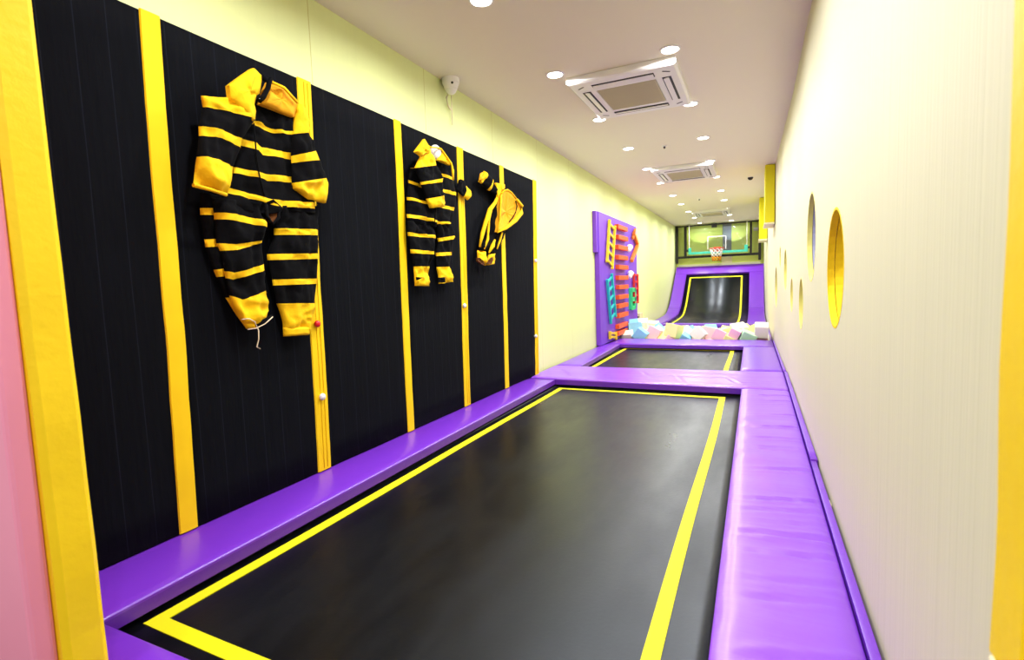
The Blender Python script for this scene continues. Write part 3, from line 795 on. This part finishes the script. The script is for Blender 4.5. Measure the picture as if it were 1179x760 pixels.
def T(f, L): return [f(*p) for p in L]
s1 = thing('striped_jumpsuit', 'large black and yellow striped jumpsuit hanging nearest the opening on the black wall', 'jumpsuit', (-2.36, 2.0, 1.3), 'striped suits on the black wall')
garment('trouser_back', [(T(Z2,[(60,10),(150,20)]),0),(T(Z2,[(60,78),(150,84)]),1),(T(Z2,[(62,110),(150,114)]),0),(T(Z2,[(80,222),(170,220)]),1),(T(Z2,[(86,258),(170,255)]),0),(T(Z2,[(122,362),(200,352)]),1),(T(Z2,[(136,395),(205,388)]),0),(T(Z2,[(177,490),(250,480)]),1),(T(Z2,[(230,575),(285,570)]),1),(T(Z2,[(272,622),(300,620)]),1)], -2.378, .02, s1, seed=1, N=8)
garment('torso', [(T(Z1,[(235,190),(350,200),(565,215)]),0),(T(Z1,[(245,298),(348,318),(440,358),(560,378)]),1),(T(Z1,[(245,303),(352,342),(440,376),(558,392)]),0),
 (T(Z1,[(262,398),(348,425),(360,450),(560,486)]),1),(T(Z1,[(262,432),(348,465),(362,490),(560,516)]),0),(T(Z1,[(225,546),(363,585),(372,590),(575,602)]),1),(T(Z1,[(220,578),(363,612),(385,622),(590,634)]),0),
 (T(Z1,[(190,648),(380,712),(440,722),(660,735)]),1),(T(Z1,[(185,674),(380,738),(440,754),(668,765)]),0),(T(Z2,[(62,60),(130,78),(360,110),(425,95),(602,105)]),0)], -2.365, .05, s1, seed=2)
garment('trouser_leg', [(T(Z2,[(112,30),(365,60)]),0),(T(Z2,[(124,100),(240,115),(362,142)]),1),(T(Z2,[(126,130),(240,145),(358,172)]),0),(T(Z2,[(135,240),(210,246),(340,228)]),1),(T(Z2,[(152,275),(215,272),(342,236)]),0),
 (T(Z2,[(172,368),(210,376),(354,335)]),1),(T(Z2,[(178,400),(210,407),(356,362)]),0),(T(Z2,[(195,480),(240,500),(360,455)]),1),(T(Z2,[(215,540),(270,555),(373,505)]),1),(T(Z2,[(238,585),(300,590),(375,548)]),1),(T(Z2,[(268,625),(310,630),(350,580)]),1)], -2.345, .045, s1, seed=3)
garment('trouser_leg', [(T(Z2,[(385,70),(602,70)]),0),(T(Z2,[(400,172),(603,178)]),1),(T(Z2,[(400,202),(603,204)]),0),(T(Z2,[(368,290),(602,288)]),1),(T(Z2,[(370,318),(602,312)]),0),(T(Z2,[(392,407),(598,402)]),1),(T(Z2,[(396,434),(596,426)]),0),
 (T(Z2,[(412,517),(585,515)]),1),(T(Z2,[(428,560),(580,560)]),1),(T(Z2,[(440,605),(560,600)]),1),(T(Z2,[(443,665),(560,657)]),1)], -2.362, .045, s1, seed=4)
garment('sleeve', [(T(Z1,[(72,180),(100,183),(240,195),(352,175)]),1),(T(Z1,[(82,238),(210,265),(345,312)]),0),(T(Z1,[(60,338),(170,360),(282,408)]),1),(T(Z1,[(62,387),(170,400),(276,448)]),0),(T(Z1,[(50,495),(150,512),(240,545)]),1),
 (T(Z1,[(40,570),(130,585),(225,620)]),1),(T(Z1,[(33,640),(120,662),(205,690)]),1)], -2.305, .055, s1, seed=5)
garment('sleeve', [(T(Z1,[(555,225),(610,245)]),1),(T(Z1,[(543,378),(628,372)]),0),(T(Z1,[(536,490),(662,464)]),1),(T(Z1,[(538,527),(676,513)]),0),(T(Z1,[(540,630),(716,604)]),1),(T(Z1,[(548,662),(722,640)]),1),(T(Z1,[(620,712),(708,734)]),1)], -2.32, .055, s1, seed=6)
for P_, x_ in (([(33,640),(120,662),(205,690)], -2.272), ):
    bm = bmesh.new(); tube(bm, [onx(*Z1(*p), x_) for p in P_], .009, 8); obj('cuff_hem', bm, 'suit_y', s1)
garment('cuff_hem', [(T(Z2,[(441,628),(560,622)]),1),(T(Z2,[(443,668),(558,660)]),1)], -2.356, .04, s1, seed=21, wr=.006)
garment('cuff_hem', [(T(Z2,[(250,588),(300,600),(372,545)]),1),(T(Z2,[(272,632),(312,632),(362,590)]),1)], -2.340, .04, s1, seed=22, wr=.006)
flap('collar', T(Z1,[(220,125),(285,75),(345,35),(390,80),(375,170),(352,182),(345,310),(300,270),(228,192)]), -2.27, .03, 'suit_y', s1, seed=1)
flap('collar', T(Z1,[(425,100),(500,135),(572,215),(552,292),(470,258),(378,222),(400,150)]), -2.30, .025, 'suit_o', s1, seed=2)
bm = bmesh.new(); tube(bm, [onx(*Z1(*p), -2.262) for p in ((388,84),(410,100),(430,88),(418,140),(395,185),(372,205))], .013, 8); obj('collar_binding', bm, 'suit_k', s1)
bm = bmesh.new(); tube(bm, [onx(*Z1(*p), -2.268) for p in ((425,104),(500,138),(570,215))], .008, 8); obj('collar_binding', bm, 'suit_y', s1)
flap('fly_opening', T(Z2,[(368,62),(398,52),(420,72),(418,118),(396,146),(374,110)]), -2.322, .006, 'brown', s1, dish=-.02)
bm = bmesh.new(); tube(bm, [onx(*Z2(*p), -2.318) for p in ((364,58),(398,46),(426,70),(422,122),(396,154),(368,112),(364,58))], .009, 8); obj('fly_binding', bm, 'suit_k', s1)
bm = bmesh.new(); tube(bm, [onx(*Z1(*p), -2.303) for p in ((345,320),(352,400),(358,480),(372,580),(400,700))], .004, 6); obj('zip', bm, 'suit_k', s1)
bm = bmesh.new(); tube(bm, [onx(*Z2(*p), -2.29) for p in ((252,590),(285,586),(312,600),(330,640),(331,680),(322,716),(338,724))], .0028, 6); tube(bm, [onx(*Z2(*p), -2.29) for p in ((280,636),(320,630),(360,610),(395,578))], .0028, 6); obj('drawstring', bm, 'beige', s1)
bm = bmesh.new(); tube(bm, [onx(*Z2(*p), -2.31) for p in ((318,622),(345,608),(372,590),(392,572))], [.01,.016,.014,.006], 8); obj('ankle_strap', bm, 'suit_k', s1)

def Z3(x, y): return (460+x/7.6, 150+y/7.6)
s2 = thing('striped_jumpsuit', 'upright black and yellow striped jumpsuit hanging between the third and fourth tapes', 'jumpsuit', (-2.36, 3.7, 1.6), 'striped suits on the black wall')
garment('torso', [(T(Z3,[(150,262),(270,220),(340,262),(450,292)]),0),(T(Z3,[(95,330),(345,382),(468,420)]),1),(T(Z3,[(93,332),(348,406),(468,442)]),0),(T(Z3,[(75,435),(190,492),(375,520),(495,548)]),1),(T(Z3,[(77,460),(190,512),(378,550),(495,576)]),0),
 (T(Z3,[(62,585),(240,635),(395,666),(478,682)]),1),(T(Z3,[(64,612),(240,660),(395,692),(474,710)]),0),(T(Z3,[(60,732),(300,792),(330,802),(450,806)]),1),(T(Z3,[(64,766),(300,815),(335,826),(450,820)]),0),(T(Z3,[(66,820),(310,850),(455,860)]),0)], -2.365, .05, s2, seed=7)
garment('trouser_leg', [(T(Z3,[(66,790),(312,820)]),0),(T(Z3,[(68,892),(110,900),(298,922)]),1),(T(Z3,[(72,925),(110,928),(298,950)]),0),(T(Z3,[(92,1042),(275,1066)]),1),(T(Z3,[(98,1078),(275,1090)]),0),(T(Z3,[(122,1193),(260,1193)]),1),(T(Z3,[(130,1280),(246,1290)]),1),(T(Z3,[(133,1362),(248,1364)]),1)], -2.355, .045, s2, seed=8)
garment('trouser_leg', [(T(Z3,[(322,820),(452,825)]),0),(T(Z3,[(330,945),(466,922)]),1),(T(Z3,[(336,975),(466,952)]),0),(T(Z3,[(315,1072),(456,1065)]),1),(T(Z3,[(318,1102),(456,1094)]),0),(T(Z3,[(322,1197),(435,1193)]),1),(T(Z3,[(340,1285),(438,1262)]),1),(T(Z3,[(340,1345),(452,1325)]),1)], -2.362, .04, s2, seed=9)
flap('cuff_opening', T(Z3,[(342,1290),(398,1286),(402,1330),(340,1334)]), -2.315, .005, 'suit_k', s2)
flap('cuff_opening', T(Z3,[(150,1284),(225,1290),(170,1300),(152,1312)]), -2.308, .005, 'suit_k', s2)
garment('sleeve', [(T(Z3,[(175,232),(272,182)]),1),(T(Z3,[(128,332),(320,308)]),0),(T(Z3,[(180,455),(362,424)]),1),(T(Z3,[(184,478),(364,455)]),0),(T(Z3,[(232,600),(382,570)]),1),(T(Z3,[(246,640),(388,620)]),1),(T(Z3,[(262,684),(397,668)]),1)], -2.30, .05, s2, seed=10)
garment('sleeve', [(T(Z3,[(498,522),(522,430)]),0),(T(Z3,[(515,545),(540,428)]),0),(T(Z3,[(556,582),(584,484)]),1),(T(Z3,[(592,614),(622,545)]),1)], -2.36, .035, s2, seed=11, N=10)
flap('collar', T(Z3,[(222,75),(243,112),(278,180),(240,195),(195,226),(140,186)]), -2.26, .02, 'suit_y', s2, seed=4)
flap('collar', T(Z3,[(372,190),(412,240),(452,294),(445,308),(390,285),(338,262)]), -2.29, .02, 'suit_y', s2, seed=5)
bm = bmesh.new(); tube(bm, [onx(*Z3(*p), -2.28) for p in ((245,130),(275,150),(330,152),(360,160),(390,200),(452,292),(466,350),(470,435))], [.006,.006,.006,.007,.008,.01,.012,.008], 8); obj('collar_binding', bm, 'suit_y', s2)
bm = bmesh.new(); sphere(bm, onx(*Z3(315,195), -2.33), .055, sz=(.8,1,1.1)); obj('hanging_hook', bm, 'white', s2)
bm = bmesh.new(); tube(bm, [onx(*Z3(*p), -2.305) for p in ((318,300),(312,420),(315,700),(305,850))], .004, 6); obj('zip', bm, 'suit_k', s2)

def Z5(x, y): return (540+x/6.33, 190+y/6.33)
s3 = thing('striped_jumpsuit', 'crumpled small striped jumpsuit hanging sideways with its yellow lining open', 'jumpsuit', (-2.36, 4.8, 1.8), 'striped suits on the black wall')
garment('sleeve', [(T(Z5,[(66,122),(108,42)]),1),(T(Z5,[(88,138),(118,58)]),0),(T(Z5,[(130,182),(150,95)]),1),(T(Z5,[(148,190),(168,130)]),0),(T(Z5,[(200,246),(205,140)]),0)], -2.35, .035, s3, seed=12, N=10)
flap('cuff_opening', T(Z5,[(76,110),(84,62),(102,52),(98,92),(86,122)]), -2.318, .004, 'suit_o', s3)
garment('torso', [(T(Z5,[(205,150),(262,165)]),0),(T(Z5,[(195,245),(245,210)]),0),(T(Z5,[(150,330),(232,310)]),0),(T(Z5,[(122,410),(225,410)]),0),(T(Z5,[(95,500),(212,500)]),0),(T(Z5,[(72,590),(150,600)]),0),(T(Z5,[(68,625),(115,635)]),0)], -2.365, .04, s3, seed=13)
garment('trouser_leg', [(T(Z5,[(190,480),(265,470)]),0),(T(Z5,[(170,560),(235,545)]),0),(T(Z5,[(150,610),(205,600)]),0),(T(Z5,[(135,655),(180,650)]),0)], -2.36, .035, s3, seed=14, N=10)
flap('shoulder_patch', T(Z5,[(195,130),(262,140),(262,170),(232,195),(212,240),(206,180)]), -2.31, .02, 'suit_y', s3)
bm = bmesh.new()
for P, r in ((((216,215),(190,275),(152,325),(118,430),(98,500),(78,595)), [.012,.018,.022,.02,.02,.01]), (((165,335),(145,400),(140,470),(138,540),(112,610)), [.008,.012,.014,.014,.008]), (((188,545),(172,590),(145,640)), [.008,.022,.008]), (((240,495),(225,550),(205,612)), [.012,.012,.006])):
    tube(bm, [onx(*Z5(*p), -2.325) for p in P], r, 8)
obj('stripe_fold', bm, 'suit_y', s3)
flap('hood_lining', T(Z5,[(240,200),(280,176),(345,245),(388,300),(380,350),(338,408),(270,462),(207,492),(224,400),(232,290)]), -2.29, .012, 'suit_o', s3, dish=-.035, seed=8)
bm = bmesh.new(); tube(bm, [onx(*Z5(*p), -2.288) for p in ((238,205),(260,185),(282,180),(310,200),(345,245))], .007, 8); tube(bm, [onx(*Z5(*p), -2.285) for p in ((350,250),(385,300),(380,350),(338,405),(270,460),(208,492))], [.012,.02,.024,.022,.016,.006], 8); tube(bm, [onx(*Z5(*p), -2.288) for p in ((236,215),(230,290),(224,400),(207,490))], .007, 8); obj('hood_edge', bm, 'suit_y', s3)
bm = bmesh.new(); tube(bm, [onx(*Z5(*p), -2.292) for p in ((340,262),(350,300),(340,345),(318,385),(292,415))], .006, 6); obj('hood_fold_shade', bm, 'suit_k', s3)  # dark line laid over the lining as the shade of a fold
garment('cuff', [(T(Z5,[(58,622),(110,632)]),1),(T(Z5,[(60,665),(112,662)]),1),(T(Z5,[(64,700),(118,735)]),1)], -2.34, .035, s3, seed=15, N=8)
garment('cuff', [(T(Z5,[(140,655),(182,640)]),1),(T(Z5,[(132,700),(185,690)]),1),(T(Z5,[(124,732),(180,722)]),1)], -2.34, .035, s3, seed=16, N=8)
flap('cuff_opening', T(Z5,[(62,678),(80,676),(108,700),(114,728),(90,722),(66,700)]), -2.298, .004, 'brown', s3, dish=-.01)
flap('cuff_opening', T(Z5,[(134,722),(152,690),(174,672),(178,690),(165,722)]), -2.298, .004, 'brown', s3, dish=-.01)

# ------------------------------------------------------------------ climbing board
cb = thing('climbing_board', 'purple climbing board with orange steps and coloured ladders on the left wall', 'climbing board', (-2.44, 10.2, PAD))
bm = bmesh.new()
box(bm, -2.48, -2.40, 8.63, 11.72, PAD+.003, 2.79, .006, 1)
obj('board', bm, 'board', cb)
bm = bmesh.new(); box(bm, -2.48, -2.415, 8.53, 8.63, 2.10, 2.79, .006, 1); obj('side_panel', bm, 'board', cb)
def Z6(x, y): return (684+x/9.5, 240+y/9.5)
def Z7(x, y): return (684+x/8.94, 310+y/8.94)
def bar(bm, a, b, w, t=.03, x=-2.40):
    """flat wooden bar on the board from a to b (photo points carried onto the board plane)"""
    A, B_ = (a if isinstance(a, Vector) else onx(*a, x)), (b if isinstance(b, Vector) else onx(*b, x))
    d = (B_-A)/2; n = Vector((1, 0, 0)); s = n.cross(d.normalized())
    obox(bm, (A+B_)/2 + n*t/2, d, s*w/2, n*t/2, bev=.004)
X_ = -2.385
def ladder(name_label, rails, rungs, m, w=.042, rw=.042):
    bm = bmesh.new()
    for a, b in rails: bar(bm, a, b, w, .045, X_)
    for a, b in rungs: bar(bm, a, b, rw, .03, X_)
    o = obj('ladder', bm, m, cb); o['label'] = name_label
    return o
def lerp2(a, b, t): return (a[0]+(b[0]-a[0])*t, a[1]+(b[1]-a[1])*t)
def mk(label, L0, L1, R0, R1, n, m, f, lo=.08, hi=.92):
    ladder(label, [(f(*L0), f(*L1)), (f(*R0), f(*R1))], [(f(*lerp2(L0, L1, lo+(hi-lo)*k/(n-1))), f(*lerp2(R0, R1, lo+(hi-lo)*k/(n-1)))) for k in range(n)], m)
mk('yellow leaning ladder', (155,125), (128,590), (215,190), (185,665), 5, 'yw', Z6)
mk('teal leaning ladder', (122,105), (162,560), (168,45), (210,490), 5, 'tealw', Z7)
mk('red ladder at the far edge', (398,45), (402,350), (436,50), (440,350), 5, 'red', Z7, .04, .96)
mk('short yellow ladder near the cubes', (150,640), (152,720), (212,645), (214,725), 2, 'yw', Z7, .2, .7)
STEPS = [(Z6, 300, 215), (Z6, 305, 325), (Z6, 303, 432), (Z6, 305, 540), (Z6, 308, 645), (Z7, 290, 88), (Z7, 292, 182), (Z7, 292, 282), (Z7, 290, 372), (Z7, 292, 468), (Z7, 290, 575), (Z7, 285, 645)]
for f, x, y in STEPS:
    c = onx(*f(x, y), -2.36)
    bm = bmesh.new(); box(bm, -2.40, -2.325, c.y-.40, c.y+.40, c.z-.042, c.z+.042, .006); obj('step_block', bm, 'orange', cb)
bm = bmesh.new()
bar(bm, Z6(418,270), Z6(462,390), .07, .06, X_); bar(bm, Z6(462,400), Z6(395,575), .07, .06, X_); bar(bm, Z6(440,230), Z6(412,330), .06, .04, X_)
o = obj('arrow_bars', bm, 'orange2', cb); o['label'] = 'orange arrow shape of wooden bars'
for (f, x, y) in ((Z6, 388, 425), (Z7, 375, 45)):
    bm = bmesh.new(); c = onx(*f(x, y), -2.34); sphere(bm, c, .085, sz=(.8, 1, .75)); sphere(bm, c + Vector((.0, -.05, -.05)), .05); obj('white_hold', bm, 'white', cb)
bm = bmesh.new(); c = onx(*Z7(388, 300), -2.385)
for dy, dz, hy, hz in ((-.18, 0, .05, .22), (.18, 0, .05, .22), (0, .18, .2, .045), (0, -.02, .2, .045), (0, -.2, .2, .04)): box(bm, -2.40, -2.34, c.y+dy-hy, c.y+dy+hy, c.z+dz-hz, c.z+dz+hz, .005)
obj('green_block', bm, 'greenw', cb)
bm = bmesh.new(); box(bm, -2.475, -2.36, 11.78, 12.12, .30, .86, .006); box(bm, -2.475, -2.38, 11.74, 11.775, .30, .80, .003, mi=1)
tag(obj('wooden_plank', bm, ['beige', 'dark']), 'short beige wooden plank standing between climbing board and foam cubes', 'plank')

# ------------------------------------------------------------------ ceiling equipment
def loft_frame(bm, x0, x1, y0, y1, z0, z1): box(bm, x0, x1, y0, y1, z0, z1, .012, 3)
def cassette(cx, cy, label):
    t = thing('air_conditioner', label, 'air conditioner', (cx, cy, 3.335), 'ceiling cassette air conditioners')
    hx, hy = .465, .56
    bm = bmesh.new(); z0, z1 = 3.335, 3.398
    # frame ring with a chamfered underside
    loops = [(hx, hy, z1), (hx, hy, z0+.012), (hx-.018, hy-.018, z0), (.265, .30, z0), (.265, .30, z0+.02)]
    R_ = [[bm.verts.new((cx+sx*a, cy+sy*b, z)) for sx, sy in ((-1,-1),(1,-1),(1,1),(-1,1))] for a, b, z in loops]
    for A, B_ in zip(R_, R_[1:]):
        for k in range(4): bm.faces.new((A[k], A[(k+1) % 4], B_[(k+1) % 4], B_[k]))
    bm.faces.new(R_[-1]); bm.faces.new(R_[0])
    obj('panel', bm, 'white', t)
    bm = bmesh.new(); box(bm, cx-.258, cx+.258, cy-.292, cy+.292, z0-.004, z0+.012, .003, 1)
    for k in range(30): box(bm, cx-.25, cx+.25, cy-.28+k*.0193, cy-.275+k*.0193, z0-.007, z0-.003)
    obj('intake_grille', bm, 'grille', t)
    for (ax, sgn) in ((0, -1), (0, 1), (1, -1), (1, 1)):
        bs, bl = bmesh.new(), bmesh.new()
        if ax == 1:
            yc = cy + sgn*.41; box(bs, cx-.27, cx+.27, yc-.045, yc+.045, z0-.003, z0+.003, .002, 1)
            obox(bl, (cx, yc-sgn*.004, z0-.007), (.262, 0, 0), (0, .027, .004*sgn), (0, 0, .003))
        else:
            xc = cx + sgn*.355; box(bs, xc-.038, xc+.038, cy-.31, cy+.31, z0-.003, z0+.003, .002, 1)
            obox(bl, (xc-sgn*.004, cy, z0-.007), (.022, 0, .004*sgn), (0, .30, 0), (0, 0, .003))
        s_ = obj('air_slot', bs, 'dark', t); v_ = obj('louvre', bl, 'white'); v_.parent = s_; v_.data.transform(Matrix.Translation(-t.location))
    bm = bmesh.new()
    for sx in (-1, 1):
        for sy in (-1, 1): obox(bm, (cx+sx*.37, cy+sy*.43, z0-.001), (.028, .018*sx*sy*-1, 0), (.003*sx, .004*sy, 0), (0, 0, .002))
    obj('corner_slot', bm, 'dark', t)
cassette(-1.055, 5.06, 'white square ceiling air conditioner nearest the opening, largest of the three')
cassette(-1.07, 9.25, 'white ceiling air conditioner in the middle of the ceiling, second of three')
cassette(-1.08, 15.25, 'white ceiling air conditioner farthest away, near the basketball backboard')
LY = [1.6, 3.04, 4.37, 5.78, 7.22, 8.68, 10.07, 11.70, 13.15, 14.75, 16.3, 18.0]
ordn = ['nearest the opening', 'second from the opening', 'beside the front of the nearest air conditioner', 'beside the back of the nearest air conditioner', 'between the first two air conditioners', 'at the front of the middle air conditioner', 'at the back of the middle air conditioner', 'first behind the middle air conditioner', 'second behind the middle air conditioner', 'at the front of the farthest air conditioner', 'behind the farthest air conditioner', 'closest to the back wall']
dproto = None
for k, y in enumerate(LY):
    for side, x in (('left', -1.575), ('right', -.615)):
        if k >= 5: x -= .015 + .06*(k-4)/7*(1 if side == 'right' else .9)
        lb = 'round lit downlight in the %s row, %s' % (side, ordn[k])
        if dproto is None:
            t = thing('downlight', lb, 'downlight', (x, y, 3.40), 'round ceiling downlights')
            bm = bmesh.new(); n = 32; R_ = []
            for r, z in ((.080, 3.40), (.080, 3.394), (.066, 3.390), (.062, 3.3985)): R_.append([bm.verts.new((x+r*math.cos(2*math.pi*q/n), y+r*math.sin(2*math.pi*q/n), z)) for q in range(n)])
            for A, B_ in zip(R_, R_[1:]):
                for q in range(n): bm.faces.new((A[q], A[(q+1) % n], B_[(q+1) % n], B_[q]))
            obj('trim_ring', bm, 'white', t)
            bm = bmesh.new(); disc(bm, (x, y), .062, 3.391, 3.3985, 24); obj('lens', bm, 'lamp', t); dproto = t
        else:
            r = dproto.copy(); C.objects.link(r); r.location = (x, y, 3.40); r['label'] = lb
            for ch in dproto.children:
                c = ch.copy(); C.objects.link(c); c.parent = r
        ld = bpy.data.lights.get('downlight_lamp')
        if not ld:
            ld = bpy.data.lights.new('downlight_lamp', 'AREA'); ld.shape = 'DISK'; ld.size = .10; ld.energy = LAMP_W; ld.color = (.97, .98, 1); ld.spread = math.radians(170)
        lo = bpy.data.objects.new('downlight_lamp', ld); C.objects.link(lo); lo.location = (x, y, 3.389)
# unseen lamps added to brighten the pink front, foam posts and round openings
for k, (x, y) in enumerate(((-2.6, -.4), (-1.2, -.4), (.3, -.4), (-2.6, -2.4), (-1.2, -2.4), (.3, -2.4), (.95, 2.4), (.95, 5.2), (.95, 8.2))):
    r = dproto.copy(); C.objects.link(r); r.location = (x, y, 3.40); r['label'] = 'unseen round fill lamp added %s' % ('in the play area in front of the opening' if k < 6 else 'over the aisle behind the right partition')
    r['group'] = 'added fill lamps in front of the opening' if k < 6 else 'added fill lamps behind the right partition'
    for ch in dproto.children:
        c = ch.copy(); C.objects.link(c); c.parent = r
    lo = bpy.data.objects.new('downlight_lamp', bpy.data.lights['downlight_lamp']); C.objects.link(lo); lo.location = (x, y, 3.389)
def ceil_dev(name, x, y, r, m, label, cat, dome=False):
    bm = bmesh.new()
    disc(bm, (x, y), r, 3.39, 3.4, 24)
    disc(bm, (x, y), r*.35, 3.365, 3.39, 16, mi=1)
    if dome: sphere(bm, (x, y, 3.385), r*.85, mi=1, sz=(1, 1, .9))
    return tag(obj(name, bm, [m, 'dark']), label, cat)
ceil_dev('sprinkler', -1.12, 7.37, .035, 'white', 'small ceiling sprinkler between the first two air conditioners', 'sprinkler')
ceil_dev('sprinkler', -1.16, 12.6, .035, 'white', 'small ceiling sprinkler between the last two air conditioners', 'sprinkler')
ceil_dev('ceiling_camera', -.09, 10.5, .055, 'white', 'small black domed camera on the ceiling near the yellow boxes', 'camera', True)
ec = thing('wall_camera', 'small white dome camera with a loose cable where left wall meets ceiling', 'camera', (-2.38, 3.9, 3.38))
bm = bmesh.new(); disc(bm, (-2.40, 4.0), .075, 3.355, 3.40, 24); disc(bm, (-2.40, 4.0), .055, 3.31, 3.355, 24, r2=.07); sphere(bm, (-2.40, 4.0, 3.315), .05); obj('housing', bm, 'white', ec, smooth=False)
bm = bmesh.new(); disc(bm, (-2.375, 3.955), .012, 3.335, 3.345, 10); sphere(bm, (-2.36, 3.955, 3.345), .012); obj('lens', bm, 'dark', ec)
bm = bmesh.new(); tube(bm, [(-2.42, 4.02, 3.32), (-2.45, 4.0, 3.25), (-2.465, 4.04, 3.2), (-2.46, 4.08, 3.17)], .009, 8); tube(bm, [(-2.43, 4.05, 3.3), (-2.46, 4.1, 3.2), (-2.47, 4.11, 3.05)], .004, 6); obj('cable', bm, 'cream', ec)

# ------------------------------------------------------------------ yellow boxes high on the right wall
def ybox(x0, x1, y0, y1, z0, label):
    t = thing('yellow_box', label, 'wall box', ((x0+x1)/2, (y0+y1)/2, z0), 'yellow boxes under the ceiling')
    bm = bmesh.new(); box(bm, x0, x1, y0, y1, z0+.03, CEIL-.004, .012); obj('casing', bm, 'ymat', t)
    bm = bmesh.new(); box(bm, x0-.012, x1, y0-.012, y1, z0, z0+.03, .005); obj('bottom_trim', bm, 'cream', t)
ybox(.135, .280, 9.5, 10.3, 2.44, 'tall yellow box hanging under the ceiling on the right wall, nearer one')
ybox(.075, .246, 13.3, 14.1, 2.42, 'tall yellow box hanging under the ceiling on the right wall, farther one')

# ------------------------------------------------------------------ backboard stand and hoop at the far end
YB = 18.35
st = thing('backboard_stand', 'black steel frame holding the clear backboard above the curved ramp', 'steel frame', (-1.1, YB, 2.1))
def fb(x0, x1, z0, z1, y=YB, d=.05): 
    bm = bmesh.new(); box(bm, x0, x1, y-d, y+d, z0, z1, .004, 1); return obj('frame_bar', bm, 'dark', st)
fb(-2.465, -2.385, 2.13, 3.39, 18.5); fb(-2.17, -2.09, 2.36, 3.36); fb(-.165, -.10, 2.36, 3.36); fb(.085, .165, 2.13, 3.39, 18.5); fb(-2.46, .16, 2.29, 2.365, 18.46); fb(-2.46, .16, 3.345, 3.385, 18.5, .03)
YG = 18.22
bb = thing('basketball_backboard', 'clear backboard with teal lower frame hanging at the far end', 'backboard', (-1.1, YG, 2.45))
bm = bmesh.new(); box(bm, -1.98, -.26, YG-.006, YG+.006, 2.47, 3.33); obj('pane', bm, 'glass', bb)
bm = bmesh.new()
box(bm, -2.0, -.24, YG-.025, YG+.025, 2.40, 2.475, .004); box(bm, -2.02, -1.93, YG-.03, YG+.03, 2.40, 2.62, .004); box(bm, -.32, -.22, YG-.03, YG+.03, 2.40, 2.62, .004)
obj('lower_frame', bm, 'teal', bb)
bm = bmesh.new(); box(bm, -2.0, -1.985, YG-.02, YG+.02, 2.62, 3.36); box(bm, -.255, -.24, YG-.02, YG+.02, 2.62, 3.36)
obj('edge_strip', bm, 'white', bb)
bm = bmesh.new()
for (a, b, c, d) in ((-1.42, -.86, 2.94, 2.955), (-1.42, -1.408, 2.53, 2.955), (-.875, -.86, 2.53, 2.955)): box(bm, a, b, YG-.010, YG-.006, c, d)
obj('target_square', bm, 'white', bb)
for b_ in ((-1.30, -1.14, YG-.03, YG+.07, 3.24, 3.37), (-2.085, -2.02, YG-.02, YG+.07, 2.50, 2.57), (-.22, -.17, YG-.02, YG+.07, 2.50, 2.57)):
    bm = bmesh.new(); box(bm, *b_, .004); obj('bracket', bm, 'dark', bb)
hp = thing('basketball_hoop', 'orange basketball hoop with a white net below the clear backboard', 'basketball hoop', (-1.13, 17.9, 2.5))
hc = Vector((-1.13, 17.88, 2.545)); HR = .215
bm = bmesh.new(); n = 40
tube(bm, [hc + Vector((HR*math.cos(2*math.pi*k/n), HR*math.sin(2*math.pi*k/n), 0)) for k in range(n+1)], .014, 8, caps=False); obj('rim', bm, 'rim', hp)
bm = bmesh.new(); box(bm, hc.x-.09, hc.x+.09, hc.y+HR-.01, YG-.03, hc.z-.03, hc.z+.012, .004); box(bm, hc.x-.11, hc.x+.11, YG-.045, YG-.026, hc.z-.10, hc.z+.06, .004); obj('mounting_plate', bm, 'rim', hp)
def netpart(name, z0, z1, r0, r1, m, rows, nn=12, rr=.008):
    bm = bmesh.new()
    for k in range(nn):
        for sg in (-1, 1):
            P = []
            for i in range(rows*2+1):
                t = i/(rows*2); a = 2*math.pi*(k + sg*(i % 2)*.5)/nn; r = r0+(r1-r0)*(t**.7)
                P.append(hc + Vector((r*math.cos(a), r*math.sin(a), z0+(z1-z0)*t)))
            tube(bm, P, rr, 5)
    obj(name, bm, m, hp)
netpart('net', -.01, -.26, HR-.005, .14, 'net', 2, nn=9, rr=.010); netpart('net', -.26, -.40, .14, .115, 'netc', 1, nn=9, rr=.012)
# panels on the back wall seen through the frame
bm = bmesh.new(); box(bm, -.99, -.72, 18.70, 18.745, 2.45, 3.395); tag(obj('wall_panel', bm, 'grey', loc=(-.85, 18.72, 2.45)), 'grey upright panel on the green wall behind the backboard', 'wall panel')
bm = bmesh.new(); box(bm, -1.02, -.70, 18.70, 18.745, 2.09, 2.30); tag(obj('wall_panel', bm, 'cream', loc=(-.85, 18.72, 2.09)), 'cream rectangle on the back wall just below the hoop', 'wall panel')
bm = bmesh.new(); box(bm, -2.4, .15, 18.70, 18.745, 1.75, 2.085); tag(obj('wall_panel', bm, 'cube_cream', loc=(-1.1, 18.72, 1.75)), 'thin pale strip on the back wall above the purple ramp', 'wall panel')
bm = bmesh.new(); box(bm, -.06, .08, 18.6, 18.745, 3.08, 3.18, .01); tag(obj('wall_box', bm, 'white', loc=(0, 18.68, 3.08)), 'small white box on the back wall beside the right black post', 'wall box')

# ------------------------------------------------------------------ light and exposure
w = bpy.data.worlds.new('world'); sc.world = w; w.use_nodes = True
w.node_tree.nodes['Background'].inputs[0].default_value = (1, .97, .95, 1); w.node_tree.nodes['Background'].inputs[1].default_value = WORLD
sc.view_settings.view_transform = 'Standard'; sc.view_settings.look = 'None'; sc.view_settings.gamma = 1; sc.view_settings.use_curve_mapping = False
sc.view_settings.exposure = EXPO
